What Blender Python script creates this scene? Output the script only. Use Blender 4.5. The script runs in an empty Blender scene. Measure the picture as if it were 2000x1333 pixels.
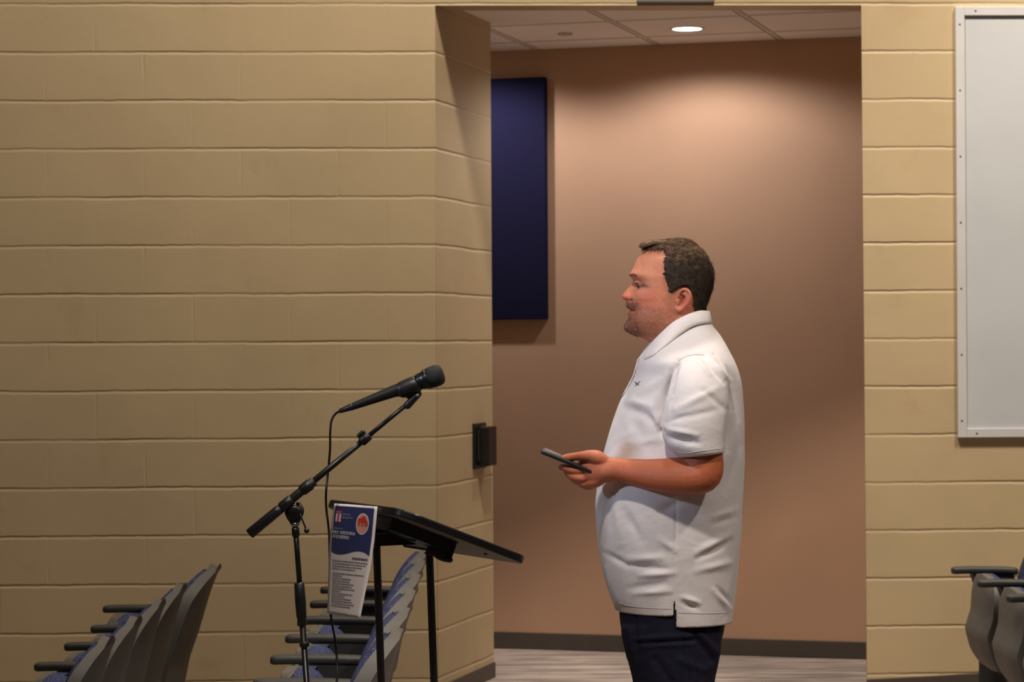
import bpy, bmesh, math, random
import numpy as np
from mathutils import Vector, Matrix, noise

random.seed(4); np.random.seed(4)
S = bpy.context.scene
C = S.collection

# ------------------------------------------------------------------ camera
F = 4860.0                                   # focal length in pixels of a 2000 wide frame
PITCH = 11.5 / F
ROLL = -0.0055
CAMZ = 1.5
cd = bpy.data.cameras.new('camera'); cam = bpy.data.objects.new('camera', cd); C.objects.link(cam)
cd.sensor_width = 36.0; cd.lens = F / 2000.0 * 36.0
cd.clip_start = 0.1; cd.clip_end = 100
RM = Matrix.Rotation(math.pi / 2 + PITCH, 3, 'X') @ Matrix.Rotation(ROLL, 3, 'Z')
cam.matrix_world = Matrix.Translation((0, 0, CAMZ)) @ RM.to_4x4()
cd.dof.use_dof = True; cd.dof.focus_distance = 6.4; cd.dof.aperture_fstop = 9.0
S.camera = cam
RI = RM.inverted()

def W(px, py, d):                            # point at depth d (world y) seen at a pixel
    v = RM @ Vector(((px - 1000) / F, (666.5 - py) / F, -1))
    return Vector((v.x / v.y * d, d, CAMZ + v.z / v.y * d))

def PIX(p):
    v = RI @ (Vector(p) - Vector((0, 0, CAMZ)))
    return (1000 + F * v.x / -v.z, 666.5 - F * v.y / -v.z)

# ------------------------------------------------------------------ light
S.view_settings.view_transform = 'Standard'; S.view_settings.look = 'None'
S.view_settings.gamma = 1; S.view_settings.use_curve_mapping = False
S.view_settings.exposure = 0.0
wd = bpy.data.worlds.new('hall_air'); S.world = wd; wd.use_nodes = True
wd.node_tree.nodes['Background'].inputs[0].default_value = (1.0, 0.88, 0.76, 1)
wd.node_tree.nodes['Background'].inputs[1].default_value = 0.036

def lamp(name, kind, loc, target, energy, color, size=0.3, **kw):
    l = bpy.data.lights.new(name, kind); o = bpy.data.objects.new(name, l); C.objects.link(o)
    l.energy = energy; l.color = color
    if kind == 'AREA': l.shape = 'DISK'; l.size = size
    elif kind in ('SPOT', 'POINT'): l.shadow_soft_size = size
    for k, v in kw.items(): setattr(l, k, v)
    o.location = loc
    o.rotation_euler = (Vector(target) - Vector(loc)).to_track_quat('-Z', 'Y').to_euler()
    return o
WARM = (1.0, 0.87, 0.74)
lamp('house_light_centre', 'AREA', (0.45, 8.1, 6.3), (0.35, 10.4, 1.2), 250, WARM, .60)
lamp('house_light_left', 'AREA', (-3.4, 6.6, 6.2), (-1.5, 9.5, 1), 6, WARM, .30)
lamp('house_spot_right', 'SPOT', (3.3, 8.1, 6.3), (2.5, 10.5, 1.4), 980, WARM, .45, spot_size=math.radians(42), spot_blend=.6)
lamp('house_spot_front', 'SPOT', (-0.4, 3.4, 5.0), (0.3, 6.5, 1.25), 520, (1.0, .89, .78), .16, spot_size=math.radians(34), spot_blend=.5)
lamp('house_spot_side', 'SPOT', (3.3, 4.0, 5.4), (0.5, 6.5, 1.2), 430, (1.0, .89, .78), .16, spot_size=math.radians(26), spot_blend=.5)
lamp('stage_spotlight', 'SPOT', (-5.5, 3.5, 3.6), (0.5, 6.5, 1.42), 640, (.72, .80, 1.0), .25, spot_size=math.radians(10.5), spot_blend=.6)

# ------------------------------------------------------------------ materials
def srgb(r, g, b):
    f = lambda c: (c / 255) / 12.92 if c / 255 <= .04045 else ((c / 255 + .055) / 1.055) ** 2.4
    return (f(r), f(g), f(b), 1)

class NT:
    def __init__(s, name):
        s.m = bpy.data.materials.new(name); s.m.use_nodes = True
        s.t = s.m.node_tree; s.b = s.t.nodes['Principled BSDF']
    def n(s, typ, **kw):
        nd = s.t.nodes.new(typ)
        for k, v in kw.items(): setattr(nd, k, v)
        return nd
    def put(s, sock, v):
        if hasattr(v, 'is_output'): s.t.links.new(v, sock)
        elif v is not None: sock.default_value = v
    def math(s, op, a, b=None, c=None, clamp=False):
        nd = s.n('ShaderNodeMath', operation=op); nd.use_clamp = clamp
        s.put(nd.inputs[0], a); s.put(nd.inputs[1], b)
        if c is not None: s.put(nd.inputs[2], c)
        return nd.outputs[0]
    def coord(s, scale=(1, 1, 1)):
        tc = s.n('ShaderNodeTexCoord'); mp = s.n('ShaderNodeMapping')
        mp.inputs['Scale'].default_value = scale
        s.t.links.new(tc.outputs['Object'], mp.inputs[0]); return mp.outputs[0]
    def noise(s, scale, detail=3, rough=.5, vec=None, dist=0):
        nd = s.n('ShaderNodeTexNoise'); nd.inputs['Scale'].default_value = scale
        nd.inputs['Detail'].default_value = detail; nd.inputs['Roughness'].default_value = rough
        nd.inputs['Distortion'].default_value = dist
        s.t.links.new(vec or s.coord(), nd.inputs['Vector']); return nd.outputs['Fac']
    def step(s, v, lo, hi, a=0., b=1.):
        nd = s.n('ShaderNodeMapRange', interpolation_type='SMOOTHSTEP')
        s.put(nd.inputs[0], v); nd.inputs[1].default_value = lo; nd.inputs[2].default_value = hi
        nd.inputs[3].default_value = a; nd.inputs[4].default_value = b
        return nd.outputs[0]
    def mix(s, f, a, b):
        nd = s.n('ShaderNodeMix', data_type='RGBA')
        s.put(nd.inputs[0], f); s.put(nd.inputs[6], a); s.put(nd.inputs[7], b)
        return nd.outputs[2]
    def bump(s, h, dist, strength=1.0, prev=None):
        nd = s.n('ShaderNodeBump'); nd.inputs['Distance'].default_value = dist
        nd.inputs['Strength'].default_value = strength
        s.t.links.new(h, nd.inputs['Height'])
        if prev: s.t.links.new(prev, nd.inputs['Normal'])
        s.t.links.new(nd.outputs[0], s.b.inputs['Normal']); return nd.outputs[0]
    def base(s, c): s.put(s.b.inputs['Base Color'], c)

def simple(name, col, rough=.6, var=.12, scale=30, bump=0., bscale=200, metal=0., spec=None):
    m = NT(name)
    f = m.noise(scale, 4)
    d = tuple(c * (1 - var) for c in col[:3]) + (1,); u = tuple(min(1, c * (1 + var)) for c in col[:3]) + (1,)
    m.base(m.mix(m.step(f, .3, .7), d, u))
    m.b.inputs['Roughness'].default_value = rough; m.b.inputs['Metallic'].default_value = metal
    if spec is not None: m.b.inputs['Specular IOR Level'].default_value = spec
    if bump: m.bump(m.noise(bscale, 3), bump)
    return m.m

def block_material(name, z0, x0, colour, vstrength=.45):
    m = NT(name); v = m.coord()
    sep = m.n('ShaderNodeSeparateXYZ'); m.t.links.new(v, sep.inputs[0])
    X, Z = sep.outputs[0], sep.outputs[2]
    w1 = m.noise(2.3, 2, .5); w2 = m.noise(19, 2, .5)
    wob = m.math('ADD', m.math('MULTIPLY', m.math('SUBTRACT', w1, .5), .012), m.math('MULTIPLY', m.math('SUBTRACT', w2, .5), .006))
    zz = m.math('DIVIDE', m.math('SUBTRACT', m.math('ADD', Z, wob), z0), .2032)
    row = m.math('FLOOR', zz); fr = m.math('SUBTRACT', zz, row)
    dz = m.math('MULTIPLY', m.math('MINIMUM', m.math('MULTIPLY', fr, 1.15), m.math('SUBTRACT', 1., fr)), .2032)
    par = m.math('MODULO', m.math('ADD', row, 200), 2.)
    xx = m.math('DIVIDE', m.math('SUBTRACT', m.math('ADD', m.math('ADD', X, wob), m.math('MULTIPLY', par, .2032)), x0), .4064)
    fx = m.math('SUBTRACT', xx, m.math('FLOOR', xx))
    dx = m.math('MULTIPLY', m.math('MINIMUM', fx, m.math('SUBTRACT', 1., fx)), .4064)
    jn = m.step(m.noise(1.4, 3, .6), .3, .7, .45, 1.0)
    gh = m.math('MULTIPLY', m.step(dz, .0, .0105, 1., 0.), jn)
    vn = m.step(m.noise(3.1, 3, .6), .46, .64, .15, 1.)
    gv = m.math('MULTIPLY', m.math('MULTIPLY', m.step(dx, .0, .008, 1., 0.), vn), vstrength)
    g = m.math('MAXIMUM', gh, gv)
    pit = m.step(m.noise(70, 3, .6), .66, .74, 0., 1.)
    peb = m.noise(230, 4, .65)
    h = m.math('SUBTRACT', m.math('ADD', m.math('MULTIPLY', peb, .10), m.math('MULTIPLY', m.noise(14, 3), .25)),
               m.math('ADD', g, m.math('MULTIPLY', pit, .06)))
    m.bump(h, .0034, 1.0)
    dark = tuple(c * .93 for c in colour[:3]) + (1,)
    scuff = tuple(c * k for c, k in zip(colour[:3], (.86, .80, .72))) + (1,)
    c1 = m.mix(m.step(m.noise(1.7, 3), .35, .65), dark, colour)
    c2 = m.mix(m.math('MULTIPLY', m.step(m.noise(2.9, 4, .6, dist=.6), .60, .72), .45), c1, scuff)
    m.base(c2)
    m.b.inputs['Roughness'].default_value = .5
    m.b.inputs['Specular IOR Level'].default_value = .3
    return m.m

CMU_COL = srgb(196, 175, 138)
M = {}
M['ceiling_tile'] = None
M['dry'] = simple('tan_wall_paint', srgb(184, 147, 121), .75, .03, 2, .0006, 320, spec=.2)
M['base'] = simple('brown_rubber_base', srgb(74, 65, 58), .5, .05, 8)
M['navy_fabric'] = simple('navy_acoustic_fabric', srgb(29, 27, 55), .95, .15, 400, .0006, 600, spec=.1)
M['black'] = simple('black_plastic', srgb(22, 22, 23), .42, .15, 40, .0002, 300)
M['blacksatin'] = simple('black_satin_metal', srgb(14, 14, 15), .35, .1, 40)
M['blackmesh'] = simple('black_mesh', srgb(17, 20, 20), .75, .3, 500, .0008, 700)
M['laminate_top'] = simple('black_laminate', srgb(16, 16, 18), .35, .1, 30)
M['laminate_under'] = simple('grey_laminate_underside', srgb(120, 114, 104), .55, .06, 30)
M['chrome'] = simple('chrome', srgb(200, 200, 200), .15, .02, 30, metal=1.)
M['whiteframe'] = simple('white_painted_metal', srgb(205, 205, 205), .4, .03, 5)
M['boardgrey'] = simple('pale_grey_board', srgb(196, 200, 202), .3, .04, 2.2)
M['screw'] = simple('dull_screw', srgb(120, 118, 112), .4, .1, 30, metal=.6)
M['chairgrey'] = simple('grey_moulded_plastic', srgb(90, 88, 84), .58, .05, 20, .0003, 350)
M['armblack'] = simple('charcoal_arm_plastic', srgb(52, 53, 52), .5, .06, 20, .0003, 300)
M['greybox'] = simple('grey_enamel', srgb(120, 118, 108), .5, .05, 10)
M['paper'] = simple('white_paper', srgb(228, 220, 222), .8, .02, 10)
M['print_navy'] = simple('navy_print', srgb(42, 52, 104), .7, .05, 40)
M['print_grey'] = simple('grey_print', srgb(128, 122, 130), .8, .05, 40)
M['print_dark'] = simple('dark_print', srgb(90, 84, 96), .8, .05, 40)
M['print_white'] = simple('white_print', srgb(216, 212, 224), .8, .02, 40)
M['print_dim'] = simple('dim_print', srgb(150, 150, 165), .8, .02, 40)
M['print_red'] = simple('red_print', srgb(212, 52, 40), .7, .1, 60)
M['print_pink'] = simple('pink_print', srgb(226, 150, 132), .7, .1, 60)
M['print_orange'] = simple('orange_brown_print', srgb(176, 82, 44), .7, .1, 60)
M['print_crimson'] = simple('crimson_print', srgb(206, 70, 96), .7, .1, 60)
M['pants'] = simple('navy_trouser_cloth', srgb(30, 30, 48), .85, .12, 60, .0010, 90, spec=.2)
M['shoe'] = simple('brown_leather', srgb(62, 44, 34), .5, .1, 30)
M['sole'] = simple('rubber_sole', srgb(30, 28, 26), .7, .1, 30)
M['logo'] = simple('dark_olive_thread', srgb(66, 70, 52), .8, .1, 60)
M['glass'] = simple('phone_glass', srgb(10, 12, 16), .35, .05, 30)
M['casegrey'] = simple('blue_grey_phone_case', srgb(30, 36, 42), .4, .1, 30)

def fabric_blue():
    m = NT('blue_speckled_upholstery')
    sp = m.step(m.noise(190, 3, .7), .56, .66)
    sp2 = m.step(m.noise(60, 3, .7), .35, .65)
    a = m.mix(sp2, srgb(44, 50, 84), srgb(62, 70, 108))
    m.base(m.mix(sp, a, srgb(132, 136, 152)))
    m.b.inputs['Roughness'].default_value = .95
    m.b.inputs['Specular IOR Level'].default_value = .15
    m.bump(m.noise(500, 2), .0008); return m.m
M['upholstery'] = fabric_blue()

def carpet():
    m = NT('streaky_grey_beige_carpet')
    v1 = m.coord((1.2, 7.0, 1)); v2 = m.coord((3.0, 30.0, 1))
    f = m.step(m.noise(1.6, 4, .6, v1, .3), .3, .7)
    g = m.step(m.noise(2.2, 3, .6, v2), .35, .65)
    a = m.mix(f, srgb(132, 120, 116), srgb(204, 188, 174))
    b = m.mix(m.math('MULTIPLY', g, .35), a, srgb(112, 104, 104))
    m.base(b); m.b.inputs['Roughness'].default_value = .95; m.b.inputs['Specular IOR Level'].default_value = .1
    m.bump(m.noise(420, 3, .7), .003); return m.m
M['carpet'] = carpet()

def tiles():
    m = NT('white_ceiling_tile'); v = m.coord()
    sep = m.n('ShaderNodeSeparateXYZ'); m.t.links.new(v, sep.inputs[0])
    def edge(o, off):
        q = m.math('DIVIDE', m.math('ADD', o, off), .6096); fr = m.math('SUBTRACT', q, m.math('FLOOR', q))
        return m.math('MULTIPLY', m.math('MINIMUM', fr, m.math('SUBTRACT', 1., fr)), .6096)
    d = m.math('MINIMUM', edge(sep.outputs[0], TILE_OX), edge(sep.outputs[1], TILE_OY))
    groove = m.step(d, .012, .016, 1., 0.)
    rim = m.math('MULTIPLY', m.step(d, .010, .013, 0., 1.), m.step(d, .017, .020, 1., 0.))
    h = m.math('SUBTRACT', m.math('MULTIPLY', m.noise(160, 4, .7), .15), m.step(d, .011, .018, 1., 0.))
    m.bump(h, .004)
    a = m.mix(groove, srgb(250, 244, 240), srgb(226, 216, 208))
    m.base(m.mix(rim, a, srgb(140, 128, 120)))
    m.b.inputs['Roughness'].default_value = .9; return m.m

# ------------------------------------------------------------------ mesh helpers
def link(name, bm, mat, parent=None, smooth=True, label=None):
    me = bpy.data.meshes.new(name); bmesh.ops.recalc_face_normals(bm, faces=bm.faces[:]) if len(bm.faces) else None
    bm.to_mesh(me); bm.free()
    if mat: me.materials.append(mat)
    if smooth:
        for p in me.polygons: p.use_smooth = True
    o = bpy.data.objects.new(name, me); C.objects.link(o)
    if parent: o.parent = parent
    if label: o['label'] = label
    return o

def sharp(o, ang=35):
    me = o.data; bm = bmesh.new(); bm.from_mesh(me)
    a = math.radians(ang)
    for e in bm.edges:
        if len(e.link_faces) == 2 and e.calc_face_angle(0) > a: e.smooth = False
    bm.to_mesh(me); bm.free(); return o

def thing(name, label, cat, loc=(0, 0, 0), rot=(0, 0, 0), group=None):
    o = bpy.data.objects.new(name, None); C.objects.link(o); o.empty_display_size = .1
    o.location = loc; o.rotation_euler = rot; o['label'] = label; o['category'] = cat
    if group: o['group'] = group
    return o
def tag(o, label, cat, group=None):
    o['label'] = label; o['category'] = cat
    if group: o['group'] = group
    return o
def struct(o): o['kind'] = 'structure'; return o

def box(bm, lo, hi, bev=0., seg=2, mat=None):
    r = bmesh.ops.create_cube(bm, size=1)
    c = [(a + b) / 2 for a, b in zip(lo, hi)]; s = [b - a for a, b in zip(lo, hi)]
    for v in r['verts']:
        v.co = Vector((c[0] + v.co.x * s[0], c[1] + v.co.y * s[1], c[2] + v.co.z * s[2]))
        if mat: v.co = mat @ v.co
    if bev:
        es = list({e for v in r['verts'] for e in v.link_edges})
        bmesh.ops.bevel(bm, geom=es, offset=bev, segments=seg, affect='EDGES', profile=.5)

def ring_faces(bm, rings, closed=True, cap=True):
    vr = [[bm.verts.new(p) for p in r] for r in rings]
    n = len(vr[0])
    for a, b in zip(vr, vr[1:]):
        for i in range(n if closed else n - 1):
            j = (i + 1) % n
            bm.faces.new((a[i], a[j], b[j], b[i]))
    if cap and closed:
        bm.faces.new(vr[0][::-1]); bm.faces.new(vr[-1])
    return vr

def catmull(pts, n):
    out = []
    P = [pts[0]] + list(pts) + [pts[-1]]
    for i in range(1, len(P) - 2):
        p0, p1, p2, p3 = [np.array(q, float) for q in P[i - 1:i + 3]]
        for k in range(n):
            t = k / n
            out.append(.5 * ((2 * p1) + (p2 - p0) * t + (2 * p0 - 5 * p1 + 4 * p2 - p3) * t * t + (3 * p1 - p0 - 3 * p2 + p3) * t ** 3))
    out.append(np.array(pts[-1], float)); return out

def tube(bm, pts, radii, n=16, smooth=0, aspect=None, up=Vector((0, 0, 1)), roundcap=True):
    """tube through points; each radius scalar or (a, b): a across 'side', b along the other"""
    if not hasattr(radii, '__len__'): radii = [radii] * len(pts)
    rr = [(r, r) if not hasattr(r, '__len__') else tuple(r) for r in radii]
    if smooth:
        q = catmull([list(p) + list(r) for p, r in zip(pts, rr)], smooth)
        pts = [Vector(v[:3]) for v in q]; rr = [(max(1e-5, v[3]), max(1e-5, v[4])) for v in q]
    pts = [Vector(p) for p in pts]
    T = []
    for i in range(len(pts)):
        a = pts[max(0, i - 1)]; b = pts[min(len(pts) - 1, i + 1)]; T.append((b - a).normalized())
    side = T[0].cross(up)
    if side.length < 1e-3: side = T[0].cross(Vector((1, 0, 0)))
    side.normalize()
    fr = []
    for t in T:
        side = (side - t * side.dot(t)).normalized(); fr.append((side.copy(), t.cross(side)))
    rings = []
    def ring(p, s, u, ra, rb): rings.append([p + s * math.cos(2 * math.pi * k / n) * ra + u * math.sin(2 * math.pi * k / n) * rb for k in range(n)])
    if roundcap:
        for a in (80, 55, 28):
            a_ = math.radians(a); m_ = min(rr[0])
            ring(pts[0] - T[0] * m_ * math.sin(a_) , *fr[0], rr[0][0] * math.cos(a_), rr[0][1] * math.cos(a_))
    for p, (s, u), (ra, rb) in zip(pts, fr, rr): ring(p, s, u, ra, rb)
    if roundcap:
        for a in (28, 55, 80):
            a_ = math.radians(a); m_ = min(rr[-1])
            ring(pts[-1] + T[-1] * m_ * math.sin(a_), *fr[-1], rr[-1][0] * math.cos(a_), rr[-1][1] * math.cos(a_))
    ring_faces(bm, rings)

def lathe(bm, prof, origin, axis, n=32):
    """prof: list of (distance along axis, radius)"""
    ax = Vector(axis).normalized(); s = ax.orthogonal().normalized(); u = ax.cross(s)
    o = Vector(origin)
    ring_faces(bm, [[o + ax * h + (s * math.cos(2 * math.pi * k / n) + u * math.sin(2 * math.pi * k / n)) * max(r, 1e-4) for k in range(n)] for h, r in prof])

def interp(tab, x):
    xs = [t[0] for t in tab]
    return [float(np.interp(x, xs, [t[i] for t in tab])) for i in range(1, len(tab[0]))]

def copy_tree(o, parent=None):
    c = o.copy(); C.objects.link(c); c.parent = parent
    for ch in list(o.children): copy_tree(ch, c)
    return c

# ------------------------------------------------------------------ the hall: painted block wall with the opening
CX, CY = -0.322, 10.48                       # left jamb corner
WA = math.atan(.035)                         # the wall turns 2 degrees from square to the view
wdir = Vector((math.cos(WA), math.sin(WA), 0)); wnor = Vector((-math.sin(WA), math.cos(WA), 0))
def wallp(x, y, z): return Vector((CX, CY, 0)) + wdir * x + wnor * y + Vector((0, 0, z))
HZ = 2.947                                   # underside of the header
OW = 1.817                                   # opening width
M['block'] = block_material('cream_block_paint', HZ, 0., CMU_COL, .30)
bm = bmesh.new()
def quadgrid(bm, x0, x1, z0, z1, y):
    pass
prof = [(-9, -1.2), (-9, 6.5), (9, 6.5), (9, -1.2), (OW, -1.2), (OW, HZ), (0, HZ), (0, -1.2)]
f = [bm.verts.new((x, 0, z)) for x, z in prof]; b = [bm.verts.new((x + (.066 if x == OW else 0), .2, z)) for x, z in prof]
bm.faces.new(f); bm.faces.new(b[::-1])
for i in range(len(prof)):
    j = (i + 1) % len(prof); bm.faces.new((f[i], f[j], b[j], b[i]))
es = [e for e in bm.edges if abs(e.verts[0].co.y) < 1e-6 and abs(e.verts[1].co.y) < 1e-6
      and all(-.01 <= v.co.x <= OW + .01 and v.co.z <= HZ + .01 for v in e.verts)]
bmesh.ops.bevel(bm, geom=es, offset=.006, segments=3, affect='EDGES')
w = struct(link('wall_back', bm, M['block'], smooth=False)); w.location = (CX, CY, 0); w.rotation_euler = (0, 0, WA)

# return: the deep block jamb that runs back at an angle
RA = math.radians(15.6); rdir = Vector((math.sin(RA), math.cos(RA), 0)); rl = Vector((-math.cos(RA), math.sin(RA), 0))
RL = .858
M['block_return'] = block_material('cream_block_paint_return', HZ, 0., CMU_COL, .3)
bm = bmesh.new()
# local frame: x along the return, y to its left
pl = [(.012, -.001), (RL, -.001), (RL, .2), (.10, .2)]
lo = [bm.verts.new((x, y, -.5)) for x, y in pl]; hi = [bm.verts.new((x, y, 2.976)) for x, y in pl]
bm.faces.new(lo); bm.faces.new(hi[::-1])
for i in range(4): bm.faces.new((lo[i], lo[(i + 1) % 4], hi[(i + 1) % 4], hi[i]))
w = struct(link('wall_return', bm, M['block_return'], smooth=False)); w.location = (CX, CY, 0); w.rotation_euler = (0, 0, math.pi / 2 - RA)
bm = bmesh.new(); box(bm, (.02, -.008, -.4), (RL + .006, 0.004, .068), .003)
w = struct(link('baseboard_return', bm, M['base'], smooth=False)); w.location = (CX, CY, 0); w.rotation_euler = (0, 0, math.pi / 2 - RA)

# corridor back wall, its base, ceiling
H = 1.475
BA = math.radians(16.4)
BP = Vector((.80, 12.135, 0)); bdir = Vector((math.cos(BA), -math.sin(BA), 0)); bn = Vector((math.sin(BA), math.cos(BA), 0))
BROT = (0, 0, -BA)
def backp(x, y, z): return BP + bdir * x + bn * y + Vector((0, 0, z))
bm = bmesh.new(); box(bm, (-5, 0, -.1), (4.3, .15, 3.3))
w = struct(link('wall_corridor', bm, M['dry'], smooth=False)); w.location = BP; w.rotation_euler = BROT
bm = bmesh.new(); box(bm, (-5, -.010, 0), (4.28, .004, .082), .003)
w = struct(link('baseboard_corridor', bm, M['base'], smooth=False)); w.location = BP; w.rotation_euler = BROT

CZ = CAMZ + H
def ceil_local(px, py):
    v = RM @ Vector(((px - 1000) / F, (666.5 - py) / F, -1)); d = H / (v.z / v.y); p = W(px, py, d)
    q = p - BP; return q.dot(bdir), q.dot(bn), p
lx, ly, _ = ceil_local(1250, 70); tx, ty, _ = ceil_local(1325, 36)
TILE_OX = -lx; TILE_OY = -ty
M['ceiling_tile'] = tiles()
bm = bmesh.new()
# ceiling slab starts behind the header
pts = [wallp(-5, .195, 0), wallp(5.1, .195, 0), backp(4.3, .01, 0), backp(-5, .1, 0)]
loc = [Vector(((p - BP).dot(bdir), (p - BP).dot(bn), 0)) for p in pts]
a = [bm.verts.new(p) for p in loc]; c = [bm.verts.new(p + Vector((0, 0, .03))) for p in loc]
bm.faces.new(a); bm.faces.new(c[::-1])
for i in range(4): bm.faces.new((a[i], a[(i + 1) % 4], c[(i + 1) % 4], c[i]))
w = struct(link('ceiling', bm, M['ceiling_tile'], smooth=False)); w.location = (BP.x, BP.y, CZ); w.rotation_euler = BROT

# floors
FZ = [(-9, -.45), (-2.2, -.22), (-1.4, -.15), (-.75, -.075), (-.30, -.018), (0, 0), (1.45, 0), (1.95, .022), (4, .14), (9, .4)]
bm = bmesh.new(); rows = []
for y in (-3, 2, 6, 10.6): rows.append([Vector((x, y, z)) for x, z in FZ])
ring_faces(bm, rows, closed=False, cap=False)
struct(link('floor', bm, M['carpet']))
bm = bmesh.new()
pts = [wallp(-.6, .02, -.001), wallp(5.2, .02, -.001), backp(4.3, .1, -.001), backp(-5, .1, -.001), wallp(-5, .21, -.001)]
bm.faces.new([bm.verts.new(p) for p in pts])
struct(link('floor_corridor', bm, M['carpet']))
# rubber base along the block wall, following the raked floor
bm = bmesh.new()
for lo_, hi_ in ((-8.5, 0.0), (OW, 8.5)):
    xs = [lo_ + (hi_ - lo_) * k / 40 for k in range(41)]; rings = []
    for x in xs:
        z = float(np.interp(wallp(x, 0, 0).x, [q[0] for q in FZ], [q[1] for q in FZ]))
        rings.append([wallp(x, -.008, z - .01), wallp(x, -.008, z + .078), wallp(x, .002, z + .082), wallp(x, .002, z - .01)])
    ring_faces(bm, rings)
struct(link('baseboard_back', bm, M['base'], smooth=False))

# ------------------------------------------------------------------ corridor fixtures
def emission(name, col, s):
    m = NT(name); m.base((0, 0, 0, 1)); m.put(m.b.inputs['Emission Color'], col); m.b.inputs['Emission Strength'].default_value = s
    return m.m
M['lens'] = emission('lit_lens', (1, .93, .84, 1), 9.0)
PK = (1.0, .97, .95)
def downlight(px, py, label, energy, lens_r=.062):
    x, y, p = ceil_local(px, py)
    t = thing('ceiling_light', label, 'ceiling light', p, group='round corridor downlights')
    bm = bmesh.new(); lathe(bm, [(0, .062), (-.004, .066), (-.005, .078), (-.001, .082), (.001, .082)], (0, 0, 0), (0, 0, 1), 48)
    link('trim_ring', bm, M['whiteframe'], t)
    bm = bmesh.new(); lathe(bm, [(-.0058, .001), (-.0060, .045), (-.0050, .067)], (0, 0, 0), (0, 0, 1), 48)
    link('lens', bm, M['lens'], t)
    s = lamp('downlight_beam', 'SPOT', (p.x, p.y, p.z - .02), (p.x, p.y, 0), energy, PK, .045, spot_size=math.radians(160), spot_blend=.42)
    return p
pL = downlight(1342, 55, 'lit round downlight in the corridor ceiling above the man', 43)
q = (pL - bdir * 1.2192)
px_, py_ = PIX(q)
downlight(px_, py_, 'second round corridor downlight, hidden behind the block jamb', 53)
q = (pL + bdir * 1.9)
px_, py_ = PIX(q)
downlight(px_, py_, 'third round corridor downlight, beyond the right jamb', 8)

x, y, p = ceil_local(1104, 65)
bm = bmesh.new(); lathe(bm, [(0, .034), (-.006, .036), (-.009, .030), (-.010, .001)], (0, 0, 0), (0, 0, 1), 32)
o = link('sprinkler_cover', bm, M['ceiling_tile'] and simple('offwhite_cap', srgb(206, 188, 172), .6), None); o.location = p
tag(o, 'small round off-white cover disc in a corridor ceiling tile', 'ceiling cover')

# navy acoustic panel
pr = W(1063.5, 150, 12.36); zt = W(1063.5, 150, (BP + bdir * 0).y).z
def on_back(px, py, off=0.):
    v = RM @ Vector(((px - 1000) / F, (666.5 - py) / F, -1)); v = v / v.y
    d = (BP.dot(bn) - off - Vector((0, 0, CAMZ)).dot(bn)) / v.dot(bn)
    p = Vector((v.x * d, d, CAMZ + v.z * d)); return (p - BP).dot(bdir), p.z
xr, z1 = on_back(1064, 150, .05); _, z0 = on_back(1064, 624, .05)
bm = bmesh.new(); box(bm, (xr - .61, -.052, z0), (xr, -.002, z1), .006, 3)
o = link('acoustic_panel', bm, M['navy_fabric']); sharp(o, 50); o.location = BP; o.rotation_euler = BROT
tag(o, 'tall navy fabric acoustic panel hung on the tan corridor wall', 'wall panel')

# black device on the return
def on_ret(px, py):
    rn = Vector((math.cos(RA), -math.sin(RA), 0)); P0 = Vector((CX, CY, 0))
    v = RM @ Vector(((px - 1000) / F, (666.5 - py) / F, -1)); v = v / v.y
    d = P0.dot(rn) / v.dot(rn); p = Vector((v.x * d, d, CAMZ + v.z * d)); return (p - P0).dot(rdir), p.z
xa, za = on_ret(922, 828); xb, zb = on_ret(943, 914)
t = thing('wall_device', 'black box-shaped device on a back plate on the angled block jamb', 'wall device', (CX, CY, 0), (0, 0, math.pi / 2 - RA))
bm = bmesh.new(); box(bm, (xa, -.012, zb), (xb + .02, 0, za), .003, 2); link('back_plate', bm, M['black'], t, False)
bm = bmesh.new(); box(bm, (xa + .055, -.020, zb + .03), (xb + .005, -.010, za - .03), .003, 2); link('stem', bm, M['armblack'], t, False)
bm = bmesh.new(); box(bm, (xa + .050, -.062, zb + .012), (xb + .015, -.018, za - .016), .005, 2); link('housing', bm, M['black'], t, False)
bm = bmesh.new(); lathe(bm, [(0, .004), (.003, .004), (.004, .001)], (xa + .06, -.034, za - .014), (0, 0, 1), 12); link('indicator', bm, M['chrome'], t, label='small shiny dot')

# grey box over the header, only its underside in frame
def on_wall(px, py, off=0.):
    P0 = Vector((CX, CY, 0)) - wnor * off
    v = RM @ Vector(((px - 1000) / F, (666.5 - py) / F, -1)); v = v / v.y
    d = P0.dot(wnor) / v.dot(wnor); p = Vector((v.x * d, d, CAMZ + v.z * d)); return (p - P0).dot(wdir), p.z
xa, za = on_wall(1245, 4.5, .04); xb, _ = on_wall(1394, 4.5, .04)
t = thing('wall_box', 'shallow grey box fixed to the block wall over the opening', 'wall box', (CX, CY, 0), (0, 0, WA))
bm = bmesh.new(); box(bm, (xa, -.04, za), (xb, -.004, za + .2), .004); link('housing', bm, M['greybox'], t, False)
bm = bmesh.new(); box(bm, (xa + .01, -.005, za + .01), (xb - .01, 0, za + .19)); link('back_plate', bm, M['greybox'], t, False)

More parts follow.
